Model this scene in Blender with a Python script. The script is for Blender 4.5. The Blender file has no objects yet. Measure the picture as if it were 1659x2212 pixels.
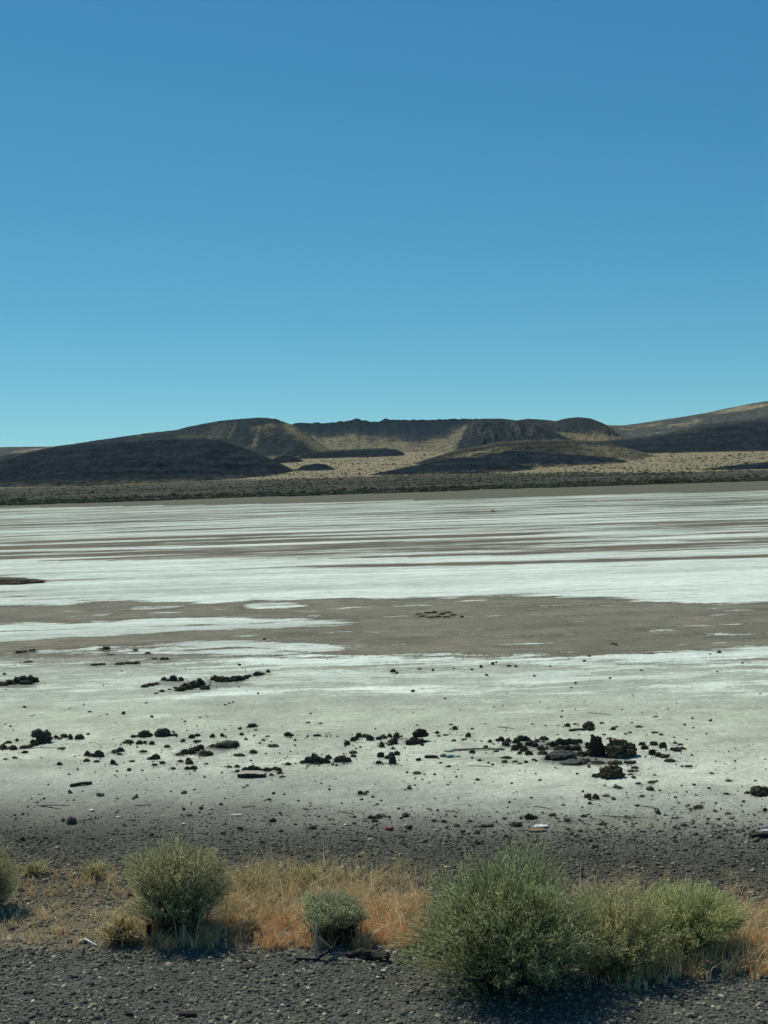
import bpy, bmesh, math, random
import numpy as np
from mathutils import Vector, Matrix, noise as mnoise

rng = np.random.default_rng(7)
random.seed(7)
scene = bpy.context.scene
COL = scene.collection

# ------------------------------------------------------------------ camera
# photo measured in a 1659 x 2212 copy; F is the focal length in its pixels
F, CX, CY = 2949.0, 829.5, 1106.0
HZ = 1060.0                                   # horizon at the middle column
SLOPE = 54.0 / 1659.0                         # horizon climbs to the right (camera rolled)
CAMH = 3.0
roll = math.atan(SLOPE)
pitch = math.atan((CY - HZ) / F)
_F = Vector((0, math.cos(pitch), -math.sin(pitch)))
_X = Vector((1, 0, 0))
_U = Vector((0, math.sin(pitch), math.cos(pitch)))
_R = _X * math.cos(roll) - _U * math.sin(roll)
_UP = _U * math.cos(roll) + _X * math.sin(roll)
cam_data = bpy.data.cameras.new("camera")
cam = bpy.data.objects.new("camera", cam_data)
COL.objects.link(cam)
cam_data.sensor_fit = 'VERTICAL'
cam_data.sensor_height = 36.0
cam_data.lens = F / 2212.0 * 36.0
cam_data.clip_start = 0.1
cam_data.clip_end = 100000.0
M = Matrix((_R, _UP, -_F)).transposed().to_4x4()
M.translation = Vector((0, 0, CAMH))
cam.matrix_world = M
scene.camera = cam

# ------------------------------------------------------------------ sky and sun
SUN_EL, SUN_AZ = math.radians(52), math.radians(-38)
world = bpy.data.worlds.new("World")
scene.world = world
world.use_nodes = True
wn, wl = world.node_tree.nodes, world.node_tree.links
bg = wn["Background"]
sky = wn.new("ShaderNodeTexSky")
sky.sky_type = 'NISHITA'
sky.sun_disc = False
sky.sun_elevation = SUN_EL
sky.sun_rotation = SUN_AZ
sky.altitude = 1200
sky.air_density = 0.6
sky.dust_density = 0.0
sky.ozone_density = 8.0
# the tinted car window and the phone's colour response: one gain and gamma per channel over the whole sky
sep = wn.new("ShaderNodeSeparateColor")
com = wn.new("ShaderNodeCombineColor")
wl.new(sky.outputs[0], sep.inputs[0])
for i, (gain, gam) in enumerate(((0.644, 1.179), (1.548, 0.793), (2.196, 0.533))):
    pw = wn.new("ShaderNodeMath"); pw.operation = 'POWER'
    wl.new(sep.outputs[i], pw.inputs[0]); pw.inputs[1].default_value = gam
    ml = wn.new("ShaderNodeMath"); ml.operation = 'MULTIPLY'
    wl.new(pw.outputs[0], ml.inputs[0]); ml.inputs[1].default_value = gain
    wl.new(ml.outputs[0], com.inputs[i])
wl.new(com.outputs[0], bg.inputs[0])
bg.inputs[1].default_value = 0.10

sun_data = bpy.data.lights.new("sun", 'SUN')
sun_data.energy = 4.0
sun_data.angle = math.radians(0.53)
sun_data.color = (1.0, 0.975, 0.83)
sun = bpy.data.objects.new("sun", sun_data)
COL.objects.link(sun)
SUN_DIR = Vector((math.sin(SUN_AZ) * math.cos(SUN_EL), math.cos(SUN_AZ) * math.cos(SUN_EL), math.sin(SUN_EL)))
sun.rotation_euler = SUN_DIR.to_track_quat('Z', 'Y').to_euler()
sun.location = (-40, 60, 80)

scene.view_settings.view_transform = 'Standard'
scene.view_settings.look = 'None'
scene.view_settings.exposure = 0.0
scene.view_settings.gamma = 1.0
scene.cycles.max_bounces = 6
scene.cycles.diffuse_bounces = 3
scene.cycles.transparent_max_bounces = 4

# ------------------------------------------------------------------ small helpers
def ray(x, y):
    u, v = (x - CX) / F, -(y - CY) / F
    return _R * u + _UP * v + _F

def at_depth(x, y, Y):
    d = ray(x, y)
    return Vector((0, 0, CAMH)) + d * (Y / d.y)

def gp(x, y, z=0.0):
    """the ground point a measured pixel stands on"""
    d = ray(x, y)
    t = (z - CAMH) / d.z
    return Vector((0, 0, CAMH)) + d * t

def mpp(p):
    """metres per measured pixel at a point"""
    return (p - Vector((0, 0, CAMH))).dot(_F) / F

def to_px(X, Y, Z):
    """numpy: world -> measured pixels"""
    dx, dy, dz = X, Y, Z - CAMH
    a = dx * _R.x + dy * _R.y + dz * _R.z
    b = dx * _UP.x + dy * _UP.y + dz * _UP.z
    c = np.maximum(dx * _F.x + dy * _F.y + dz * _F.z, 1e-3)
    return CX + F * a / c, CY - F * b / c

def srgb(r, g, b, k=1.0):
    f = lambda c: (c / 255 / 12.92 if c / 255 <= 0.04045 else ((c / 255 + 0.055) / 1.055) ** 2.4)
    return np.array([f(r), f(g), f(b)]) / k

def sstep(a, b, x):
    t = np.clip((x - a) / (b - a), 0, 1)
    return t * t * (3 - 2 * t)

_perm = rng.permutation(4096)
_grad = rng.uniform(0, 2 * math.pi, 4096)
def perlin(x, y, seed=0):
    x = np.asarray(x, float) + seed * 37.17
    y = np.asarray(y, float) + seed * 91.73
    xi, yi = np.floor(x).astype(np.int64), np.floor(y).astype(np.int64)
    xf, yf = x - xi, y - yi
    u = xf ** 3 * (xf * (xf * 6 - 15) + 10)
    v = yf ** 3 * (yf * (yf * 6 - 15) + 10)
    def g(ix, iy, fx, fy):
        a = _grad[_perm[(_perm[ix & 4095] + iy) & 4095]]
        return np.cos(a) * fx + np.sin(a) * fy
    n00, n10 = g(xi, yi, xf, yf), g(xi + 1, yi, xf - 1, yf)
    n01, n11 = g(xi, yi + 1, xf, yf - 1), g(xi + 1, yi + 1, xf - 1, yf - 1)
    return ((n00 + u * (n10 - n00)) + v * ((n01 + u * (n11 - n01)) - (n00 + u * (n10 - n00)))) * 1.5

def fbm(x, y, oct=5, rough=0.5, seed=0):
    s, a, t = 0, 1.0, 0
    for o in range(oct):
        s = s + a * perlin(x * 2 ** o, y * 2 ** o, seed + o * 3)
        t += a
        a *= rough
    return s / t

def tag(o, label=None, cat=None, group=None, kind=None):
    for k, v in (("label", label), ("category", cat), ("group", group), ("kind", kind)):
        if v:
            o[k] = v
    return o

def mesh_np(name, verts, faces, mat, parent=None, attrs=None, smooth=False, cattrs=None):
    """verts (n,3); faces (m,k) of equal size; attrs: float per vertex; cattrs: rgb per vertex"""
    me = bpy.data.meshes.new(name)
    verts = np.ascontiguousarray(verts, dtype=np.float32)
    faces = np.ascontiguousarray(faces, dtype=np.int32)
    n, (m, k) = len(verts), faces.shape
    me.vertices.add(n)
    me.vertices.foreach_set("co", verts.ravel())
    me.loops.add(m * k)
    me.loops.foreach_set("vertex_index", faces.ravel())
    me.polygons.add(m)
    me.polygons.foreach_set("loop_start", np.arange(0, m * k, k, dtype=np.int32))
    me.polygons.foreach_set("loop_total", np.full(m, k, dtype=np.int32))
    me.polygons.foreach_set("use_smooth", np.full(m, smooth, dtype=bool))
    me.update(calc_edges=True)
    for nm, a in (attrs or {}).items():
        at = me.attributes.new(nm, 'FLOAT', 'POINT')
        at.data.foreach_set("value", np.ascontiguousarray(a, dtype=np.float32))
    for nm, a in (cattrs or {}).items():
        at = me.attributes.new(nm, 'FLOAT_COLOR', 'POINT')
        c = np.ones((n, 4), dtype=np.float32)
        c[:, :3] = a
        at.data.foreach_set("color", c.ravel())
    if mat:
        me.materials.append(mat)
    o = bpy.data.objects.new(name, me)
    COL.objects.link(o)
    if parent:
        o.parent = parent
    return o

def bm_obj(name, bm, mat, parent=None, smooth=False):
    me = bpy.data.meshes.new(name)
    bm.to_mesh(me)
    bm.free()
    for p in me.polygons:
        p.use_smooth = smooth
    me.materials.append(mat)
    o = bpy.data.objects.new(name, me)
    COL.objects.link(o)
    if parent:
        o.parent = parent
    return o

def empty(name, loc, rz=0.0):
    o = bpy.data.objects.new(name, None)
    o.empty_display_size = 0.1
    COL.objects.link(o)
    o.location = loc
    o.rotation_euler = (0, 0, rz)
    return o

# ------------------------------------------------------------------ materials
class NT:
    def __init__(s, name):
        s.m = bpy.data.materials.new(name)
        s.m.use_nodes = True
        s.t = s.m.node_tree
        s.p = s.t.nodes["Principled BSDF"]
        s.out = s.t.nodes["Material Output"]
        s.p.inputs["Roughness"].default_value = 0.95
        s.p.inputs["Specular IOR Level"].default_value = 0.15
    def n(s, ty, **kw):
        nd = s.t.nodes.new(ty)
        for k, v in kw.items():
            setattr(nd, k, v)
        return nd
    def l(s, a, b):
        s.t.links.new(a, b)
    def setin(s, sock, v):
        if isinstance(v, (int, float, tuple, list)):
            sock.default_value = v
        else:
            s.l(v, sock)
    def math(s, op, a, b=None, c=None, clamp=False):
        nd = s.n("ShaderNodeMath", operation=op, use_clamp=clamp)
        s.setin(nd.inputs[0], a)
        if b is not None:
            s.setin(nd.inputs[1], b)
        if c is not None:
            s.setin(nd.inputs[2], c)
        return nd.outputs[0]
    def mix(s, f, a, b, blend='MIX'):
        nd = s.n("ShaderNodeMix", data_type='RGBA', blend_type=blend)
        s.setin(nd.inputs[0], f)
        s.setin(nd.inputs[6], a)
        s.setin(nd.inputs[7], b)
        return nd.outputs[2]
    def attr(s, name):
        return s.n("ShaderNodeAttribute", attribute_name=name)
    def pos(s, sx=1, sy=1, sz=1, src=None):
        g = src or s.n("ShaderNodeNewGeometry").outputs["Position"]
        v = s.n("ShaderNodeVectorMath", operation='MULTIPLY')
        s.l(g, v.inputs[0])
        v.inputs[1].default_value = (sx, sy, sz)
        return v.outputs[0]
    def noise(s, vec, scale, detail=6, rough=0.55, lac=2.0, dist=0.0):
        nd = s.n("ShaderNodeTexNoise")
        s.l(vec, nd.inputs["Vector"])
        nd.inputs["Scale"].default_value = scale
        nd.inputs["Detail"].default_value = detail
        nd.inputs["Roughness"].default_value = rough
        nd.inputs["Lacunarity"].default_value = lac
        nd.inputs["Distortion"].default_value = dist
        return nd.outputs[0]
    def remap(s, v, a, b, c, d, smooth=False):
        nd = s.n("ShaderNodeMapRange")
        if smooth:
            nd.interpolation_type = 'SMOOTHSTEP'
        s.setin(nd.inputs[0], v)
        for i, q in enumerate((a, b, c, d)):
            s.setin(nd.inputs[1 + i], q)
        return nd.outputs[0]
    def grey(s, v):
        nd = s.n("ShaderNodeCombineColor")
        for i in range(3):
            s.setin(nd.inputs[i], v)
        return nd.outputs[0]
    def bump(s, h, strength, dist):
        nd = s.n("ShaderNodeBump")
        s.l(h, nd.inputs["Height"])
        nd.inputs["Strength"].default_value = strength
        nd.inputs["Distance"].default_value = dist
        s.l(nd.outputs[0], s.p.inputs["Normal"])
    def base(s, c):
        s.setin(s.p.inputs["Base Color"], c)

def C4(c):
    return (float(c[0]), float(c[1]), float(c[2]), 1.0)

def mat_ground():
    t = NT("salt_playa_soil")
    soil = t.attr("soil").outputs["Color"]
    salt = t.attr("salt").outputs["Fac"]
    streak = t.attr("streak").outputs["Fac"]
    fine = t.attr("fine").outputs["Fac"]
    P = t.n("ShaderNodeNewGeometry").outputs["Position"]
    a = t.noise(t.pos(0.17, 1, 1, P), 0.19, 11, 0.74, dist=0.25)         # streaks tens of metres long
    b = t.noise(t.pos(0.16, 1, 1, P), 0.012, 5, 0.55)        # belts hundreds of metres long
    c = t.noise(t.pos(0.55, 1, 1, P), 1.3, 7, 0.62)          # ragged patch edges
    d = t.noise(t.pos(0.8, 1, 1, P), 14.0, 5, 0.65)          # grains and crumbs
    far = t.math('ADD', t.math('MULTIPLY', t.math('SUBTRACT', a, 0.5), 6.0),
                 t.math('MULTIPLY', t.math('SUBTRACT', b, 0.5), 2.2))
    near = t.math('MULTIPLY', t.math('SUBTRACT', c, 0.5), 1.5)
    near = t.math('ADD', near, t.math('MULTIPLY', t.math('SUBTRACT', d, 0.5), 1.2))
    c2 = t.noise(t.pos(0.24, 1, 1, P), 1.2, 10, 0.76, dist=0.3)
    near = t.math('ADD', near, t.math('MULTIPLY', t.math('SUBTRACT', c2, 0.5), 4.0))
    dist = t.math('ADD', t.math('MULTIPLY', far, streak), t.math('MULTIPLY', near, t.attr("rag").outputs["Fac"]))
    v = t.math('ADD', salt, dist)
    mask = t.remap(v, 0.24, 0.80, 0.0, 1.0, True)
    mask = t.math('MULTIPLY', mask, t.math('SUBTRACT', 1.0, t.math('MULTIPLY', streak, t.remap(t.noise(t.pos(0.15, 1, 1, P), 0.35, 8, 0.75), 0.35, 0.6, 0.55, 0.0))))     # the far crust is a thin broken film
    # tone variation
    e = t.noise(t.pos(0.6, 1, 1, P), 0.6, 8, 0.6)
    tone = t.math('MULTIPLY', t.remap(e, 0.3, 0.7, 0.80, 1.2), t.remap(c2, 0.3, 0.7, 0.84, 1.14))
    g = t.noise(t.pos(1, 1, 1, P), 38.0, 4, 0.7)
    grain = t.remap(g, 0.30, 0.70, 0.68, 1.36)  # stippling that paints tiny shadow speckle into the soil colour
    grain = t.math('ADD', t.math('MULTIPLY', t.math('SUBTRACT', grain, 1.0), fine), 1.0)
    # shadow speckle of small crust relief painted as tone, and the damp dark margin of each patch
    g2 = t.noise(t.pos(1, 0.55, 1, P), 15.0, 6, 0.75)
    g3 = t.noise(t.pos(0.8, 0.45, 1, P), 2.2, 8, 0.75, dist=0.5)
    lump = t.math('MULTIPLY', t.remap(g2, 0.3, 0.7, 0.78, 1.20), t.remap(g3, 0.3, 0.7, 0.80, 1.18))
    damp = t.math('MULTIPLY', t.remap(v, -0.35, 0.15, 0.0, 1.0, True), t.remap(v, 0.2, 0.5, 1.0, 0.0, True))
    dampk = t.math('SUBTRACT', 1.0, t.math('MULTIPLY', damp, 0.34))
    tone = t.math('MULTIPLY', t.math('MULTIPLY', tone, lump), dampk)
    soilc = t.mix(1.0, soil, t.grey(t.math('MULTIPLY', tone, grain)), 'MULTIPLY')
    h = t.noise(t.pos(0.7, 1, 1, P), 3.2, 7, 0.7)
    saltt = t.math('MULTIPLY', t.remap(h, 0.30, 0.62, 0.78, 1.05), t.remap(t.noise(t.pos(0.5, 1, 1, P), 0.9, 8, 0.7), 0.3, 0.6, 0.86, 1.05))  # salt mottling: fine shadow dashes of the crust painted into its tone
    film = t.remap(t.math('ADD', a, t.math('MULTIPLY', t.math('SUBTRACT', c2, 0.5), 0.5)), 0.36, 0.60, 0.66, 1.06)
    saltt = t.math('MULTIPLY', saltt, t.math('MULTIPLY', film, t.remap(lump, 0.75, 1.15, 0.80, 1.03)))
    saltc = t.mix(1.0, C4(SALT * 1.30), t.grey(saltt), 'MULTIPLY')
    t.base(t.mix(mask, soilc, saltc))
    hh = t.math('ADD', t.math('MULTIPLY', h, 0.6), t.math('MULTIPLY', d, 0.4))
    hh = t.math('ADD', hh, t.math('MULTIPLY', g, 0.10))
    t.bump(hh, 0.7, 0.06)
    t.p.inputs["Specular IOR Level"].default_value = 0.1
    return t.m

def mat_attr(name, attr="tone", rough=0.95, bump=None, spec=0.15, mott=None, mott_scale=1.0, stretch=(1, 1, 1), trans=0.0):
    """albedo comes from the thing's own per-piece colour, mottled"""
    t = NT(name)
    c = t.attr(attr).outputs["Color"]
    if mott or bump:
        P = t.pos(*stretch)
        n = t.noise(P, mott_scale, 8, 0.65)
    if mott:
        c = t.mix(1.0, c, t.grey(t.remap(n, 0.3, 0.7, *mott)), 'MULTIPLY')
    t.base(c)
    if bump:
        t.bump(n, bump[0], bump[1])
    t.p.inputs["Roughness"].default_value = rough
    t.p.inputs["Specular IOR Level"].default_value = spec
    if trans:
        tr = t.n("ShaderNodeBsdfTranslucent")
        t.setin(tr.inputs[0], c)
        mx = t.n("ShaderNodeMixShader")
        mx.inputs[0].default_value = trans
        t.l(t.p.outputs[0], mx.inputs[1])
        t.l(tr.outputs[0], mx.inputs[2])
        t.l(mx.outputs[0], t.out.inputs[0])
    return t.m

def mat_hill():
    """volcanic slope: broad mottling, then scrub and rubble speckle a few metres across"""
    t = NT("volcanic_slope")
    c = t.attr("tone").outputs["Color"]
    P = t.n("ShaderNodeNewGeometry").outputs["Position"]
    n = t.noise(t.pos(0.9, 0.4, 2.2, P), 0.07, 8, 0.65)
    f = t.noise(t.pos(1.0, 0.35, 1.6, P), 0.22, 4, 0.75)
    v = t.n("ShaderNodeTexVoronoi")
    t.l(t.pos(1.0, 0.45, 1.3, P), v.inputs["Vector"])
    v.inputs["Scale"].default_value = 0.13
    k = t.math('MULTIPLY', t.remap(n, 0.3, 0.7, 0.45, 1.6), t.remap(f, 0.33, 0.67, 0.45, 1.6))
    k = t.math('MULTIPLY', k, t.remap(v.outputs["Distance"], 0.05, 0.45, 0.62, 1.12))
    t.base(t.mix(1.0, c, t.grey(k), 'MULTIPLY'))
    t.p.inputs["Roughness"].default_value = 1.0
    t.p.inputs["Specular IOR Level"].default_value = 0.0
    t.bump(t.math('ADD', n, t.math('MULTIPLY', f, 0.45)), 1.0, 10.0)
    return t.m

def mat_plain(name, col, rough=0.9, spec=0.2, mott=(0.7, 1.3), scale=20.0, bump=None, stretch=(1, 1, 1), col2=None):
    t = NT(name)
    co = t.n("ShaderNodeTexCoord").outputs["Object"]
    v = t.pos(*stretch, src=co)
    n = t.noise(v, scale, 7, 0.65)
    if col2 is not None:
        c = t.mix(t.remap(n, 0.38, 0.62, 0, 1), C4(col), C4(col2))
    else:
        c = t.mix(1.0, C4(col), t.grey(t.remap(n, 0.3, 0.7, *mott)), 'MULTIPLY')
    t.base(c)
    t.p.inputs["Roughness"].default_value = rough
    t.p.inputs["Specular IOR Level"].default_value = spec
    if bump:
        t.bump(n, bump[0], bump[1])
    return t.m

K = 1.12       # what a sunlit level surface of albedo 1 renders at
SALT = np.array([0.565, 0.615, 0.54])

# rocks read off enlarged crops: (crop origin, pixels of the copy per crop pixel), then (x, base y, width, height)
HEAPS = []
def heap(x0, y0, k, group, label, items):
    HEAPS.append((group, label, [(x0 + k * a, y0 + k * b, k * w, k * h) for a, b, w, h in items]))

A0 = (0.0, 1526.3, 0.28)
B0 = (398.2, 1526.3, 0.28)
C0 = (796.3, 1526.3, 0.28)
D0 = (1194.5, 1526.3, 0.28)
E0 = (0.0, 1360.4, 0.36)
G0 = (829.5, 1061.8, 0.5)
heap(*A0, "dark clods trailing beside the stacked boulders", "dark clod in the short trail beside the stacked left boulders",
     [(262, 305, 60, 50), (20, 338, 62, 48), (95, 340, 75, 35), (180, 328, 70, 28), (430, 250, 35, 25), (490, 245, 60, 30), (543, 255, 35, 42), (128, 270, 30, 20),
      (60, 290, 55, 22), (455, 258, 40, 14), (225, 318, 50, 22), (378, 262, 50, 26)])
heap(*A0, "small dark clods around the lone black boulder", "small dark clod around the lone black boulder of the left half",
     [(1025, 237, 35, 22), (985, 280, 80, 30), (1072, 287, 50, 30), (1115, 284, 28, 25), (1170, 290, 42, 30), (1150, 228, 50, 30), (1050, 232, 40, 14)])
heap(*A0, "crumbling clods between left boulders and dark hollow", "crumbling dark clod in the loose spread left of the dark hollow",
     [(670, 380, 45, 40), (755, 388, 85, 52), (700, 385, 60, 22), (885, 355, 60, 24), (925, 350, 60, 35), (920, 372, 40, 15), (665, 425, 50, 25), (868, 440, 42, 36), (895, 450, 30, 14),
      (1195, 410, 62, 42), (1160, 412, 50, 22), (1250, 450, 45, 22), (1105, 355, 55, 18), (1287, 318, 45, 22), (1410, 272, 35, 25), (1480, 245, 50, 32), (1515, 230, 60, 20), (1520, 275, 60, 18),
      (1637, 240, 35, 30), (1712, 232, 32, 28), (1190, 462, 45, 18), (1390, 435, 45, 18), (1335, 490, 35, 18), (190, 362, 48, 20), (455, 450, 40, 25), (40, 410, 35, 12), (110, 402, 50, 14),
      (470, 332, 55, 14), (1015, 428, 40, 12), (740, 430, 40, 14)])
heap(*A0, "clods heaped at the left rim of the dark hollow", "brown clod heaped against the left rim of the dark hollow",
     [(1420, 370, 60, 40), (1465, 368, 70, 48), (1510, 345, 60, 44), (1540, 330, 55, 36), (1570, 384, 80, 44), (1610, 380, 60, 34), (1380, 378, 60, 20), (1640, 310, 60, 20)])
heap(*A0, "clods below the dark hollow", "dark clod in the small pile below the dark hollow", [(1460, 450, 60, 30), (1455, 425, 46, 30), (1445, 493, 48, 25), (1495, 490, 50, 30), (1590, 448, 28, 12)])
heap(*B0, "clods behind the broken board", "brown clod in the crumbly bank behind the broken pale board",
     [(470, 505, 60, 38), (515, 500, 70, 46), (560, 502, 60, 42), (590, 505, 40, 26), (640, 502, 62, 26), (700, 490, 50, 24), (725, 500, 50, 24), (670, 538, 35, 15), (755, 550, 40, 12),
      (405, 470, 42, 22), (345, 472, 45, 14), (410, 505, 40, 18), (735, 520, 45, 20)])
heap(*B0, "clods in the pair of heaps left of centre", "dark clod in the twin heaps between the board and the centre",
     [(960, 435, 60, 50), (1005, 440, 80, 76), (1050, 438, 60, 50), (1095, 440, 60, 46), (1110, 405, 50, 34), (925, 438, 70, 22), (1185, 430, 60, 48), (1225, 430, 60, 50), (1262, 428, 56, 34), (1025, 445, 60, 24),
      (1305, 388, 40, 20), (1300, 360, 62, 20)])
heap(*B0, "blocks in the slanting row near the centre", "black block in the slanting row of stones near the centre",
     [(1255, 298, 48, 36), (1300, 270, 40, 36), (1325, 258, 40, 32), (1345, 238, 45, 36), (1435, 264, 62, 42), (1400, 242, 56, 30), (1500, 255, 46, 26), (1535, 246, 54, 30), (1585, 234, 40, 32), (1636, 242, 46, 46),
      (1525, 312, 36, 46), (1590, 296, 52, 40), (1620, 288, 50, 50)])
heap(*B0, "clods and litter left of the shattered glass", "dark clod in the little pile left of the shattered green glass",
     [(1515, 386, 55, 42), (1570, 400, 46, 30), (1605, 440, 56, 66), (1500, 440, 46, 25), (1640, 370, 44, 36), (1600, 375, 50, 30)])
heap(*B0, "scattered single stones left of the centre", "single dark stone lying apart on crusted soil left of centre",
     [(800, 232, 52, 36), (825, 232, 36, 18), (1025, 230, 60, 16), (680, 312, 90, 20), (530, 362, 60, 30), (420, 382, 90, 20), (800, 455, 45, 22), (550, 186, 34, 10), (955, 130, 34, 10), (1050, 135, 30, 10),
      (610, 264, 30, 14), (645, 235, 34, 10), (580, 285, 28, 10)])
heap(*B0, "dark stones strewn on grey soil above the bushes", "dark stone strewn on the grey soil behind the bushes",
     [(1360, 677, 40, 28), (1410, 660, 32, 14), (680, 892, 55, 28), (655, 727, 35, 14), (1440, 864, 50, 26), (1470, 892, 46, 20), (990, 950, 60, 28), (40, 845, 44, 16), (430, 945, 44, 20)])
heap(*C0, "flaky reddish blocks right of the slanting row", "reddish dark block in the low stack right of the centre row", [(320, 294, 70, 44), (375, 290, 70, 46), (412, 284, 46, 36), (350, 270, 60, 34)])
heap(*C0, "single stones above the glass", "single dark stone standing apart behind the shattered glass",
     [(530, 206, 36, 24), (665, 178, 42, 30), (770, 237, 40, 36), (540, 232, 25, 12), (665, 270, 25, 14), (735, 263, 42, 12), (938, 282, 30, 28), (800, 358, 46, 24), (905, 322, 36, 20), (385, 418, 42, 22),
      (1065, 402, 80, 20), (985, 352, 42, 12), (375, 146, 26, 10), (635, 142, 30, 10), (595, 222, 40, 12)])
heap(*C0, "clods in the big heap left of the tall boulder", "black clod in the long rubble heap left of the tall boulder",
     [(993, 272, 26, 24), (1027, 272, 46, 38), (1078, 277, 46, 32), (1060, 308, 60, 34), (1140, 285, 60, 40), (1180, 270, 66, 44), (1220, 270, 60, 40), (1130, 335, 50, 40), (1165, 325, 56, 44), (1200, 345, 60, 44),
      (1240, 305, 60, 42), (1285, 312, 52, 36), (1238, 372, 60, 36), (1165, 368, 36, 20), (1330, 337, 60, 34), (1345, 374, 76, 34), (1355, 262, 66, 30), (1300, 280, 40, 24), (1430, 312, 70, 44), (1470, 296, 66, 46),
      (1510, 302, 66, 50), (1550, 290, 60, 44), (1590, 296, 60, 44), (1625, 284, 52, 34), (1400, 300, 60, 20), (1475, 340, 80, 34), (1540, 345, 90, 40), (1600, 340, 80, 44), (1640, 380, 80, 40), (1385, 412, 54, 38), (1370, 330, 40, 18)])
heap(*C0, "pebble-sized clods in front of the heap", "small dark clod lying in front of the long rubble heap",
     [(375, 523, 55, 16), (510, 532, 22, 16), (430, 528, 20, 12), (297, 514, 22, 14), (620, 471, 36, 14), (855, 421, 36, 14), (957, 452, 22, 16), (1050, 430, 46, 18), (1130, 427, 50, 14), (1215, 432, 30, 18), (840, 570, 30, 18),
      (1170, 440, 34, 12), (1275, 412, 34, 12), (555, 440, 26, 12), (1610, 525, 22, 14), (1325, 572, 26, 12)])
heap(*C0, "dark lumps on grey soil behind the big bush", "dark lump on the grey soil straight behind the big bush",
     [(1240, 868, 70, 46), (1285, 866, 44, 26), (1420, 846, 60, 22), (682, 925, 46, 20), (580, 892, 42, 18), (505, 888, 36, 18), (782, 887, 36, 14), (885, 928, 62, 22), (935, 925, 36, 22), (118, 850, 40, 12), (1140, 925, 90, 30), (670, 855, 26, 14)])
heap(*D0, "clods crumbling off the right boulder", "grey clod crumbling off the right flank of the wide boulder",
     [(850, 322, 60, 44), (782, 306, 60, 32), (712, 332, 60, 34), (690, 300, 50, 24), (770, 370, 60, 44), (820, 385, 60, 34), (965, 348, 70, 34), (1005, 330, 50, 20), (930, 340, 50, 24), (865, 392, 70, 28), (905, 425, 80, 22),
      (985, 298, 40, 14), (945, 290, 34, 16), (300, 330, 90, 60), (285, 375, 80, 44), (480, 444, 100, 28), (350, 440, 100, 22), (240, 430, 100, 26), (600, 440, 90, 22), (1050, 465, 60, 12)])
heap(*D0, "clods round the crusted front boulder", "small clod lying against the crusted front boulder", [(335, 547, 60, 30), (635, 482, 55, 18), (648, 502, 26, 14), (605, 506, 50, 14), (365, 535, 40, 22), (600, 530, 40, 12)])
heap(*D0, "clods behind the tall boulder", "dark clod on pale soil behind the tall boulder",
     [(295, 187, 56, 34), (115, 152, 42, 30), (465, 182, 36, 24), (490, 165, 20, 12), (668, 162, 52, 14), (1018, 143, 22, 16), (305, 226, 30, 14), (595, 205, 30, 14), (560, 214, 24, 12), (790, 206, 60, 10), (380, 135, 40, 12),
      (172, 138, 34, 10), (610, 130, 22, 10), (795, 84, 34, 8), (66, 82, 22, 14), (535, 28, 16, 8), (395, 222, 34, 10), (440, 252, 50, 12), (1185, 214, 18, 10), (935, 246, 20, 10), (1085, 165, 22, 8)])
heap(*D0, "stones on the grey slope at right", "dark stone on grey soil between front boulder and right edge",
     [(270, 702, 52, 32), (332, 714, 50, 44), (285, 754, 28, 20), (410, 692, 50, 12), (760, 598, 60, 16), (798, 584, 30, 14), (495, 632, 60, 16), (525, 640, 36, 12), (1125, 786, 76, 22), (690, 698, 34, 14), (1340, 677, 46, 12), (1090, 612, 26, 16),
      (1205, 634, 26, 14), (1350, 838, 38, 14), (1015, 922, 42, 18), (945, 942, 42, 18), (655, 772, 32, 16), (1502, 672, 44, 18), (1225, 518, 34, 12), (1105, 686, 26, 10), (825, 656, 26, 12), (660, 606, 40, 14), (785, 530, 28, 10), (1360, 578, 46, 14),
      (1405, 420, 22, 12), (240, 855, 50, 18), (110, 890, 50, 20), (385, 918, 60, 16), (1640, 812, 36, 28)])
heap(*E0, "clods in the black ridge cut by the left edge", "black clod in the low ridge cut by the left edge",
     [(15, 336, 60, 26), (55, 328, 60, 30), (100, 322, 60, 40), (140, 310, 56, 36), (175, 316, 56, 46), (212, 314, 40, 30), (150, 326, 80, 24), (25, 272, 20, 14)])
heap(*E0, "clods in the long black ridge on the pale crust", "black clod in the long thin ridge on the pale crust",
     [(1080, 372, 60, 30), (1115, 364, 66, 40), (1155, 352, 66, 44), (1200, 342, 56, 52), (1225, 362, 60, 26), (1285, 302, 46, 32), (1320, 312, 60, 34), (1360, 314, 60, 32), (1400, 308, 60, 32), (1440, 302, 60, 30), (1470, 292, 44, 24),
      (1495, 282, 32, 16), (1545, 274, 56, 26), (1608, 256, 24, 20), (1575, 268, 36, 12)])
heap(*E0, "clods in the short row left of the long ridge", "black clod in the short row left of the long ridge",
     [(980, 304, 32, 24), (1040, 308, 46, 36), (1085, 307, 32, 26), (1010, 308, 40, 16), (865, 346, 40, 18), (905, 338, 40, 20), (935, 330, 36, 16), (970, 378, 32, 14), (1050, 356, 26, 12), (935, 388, 24, 8)])
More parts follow.
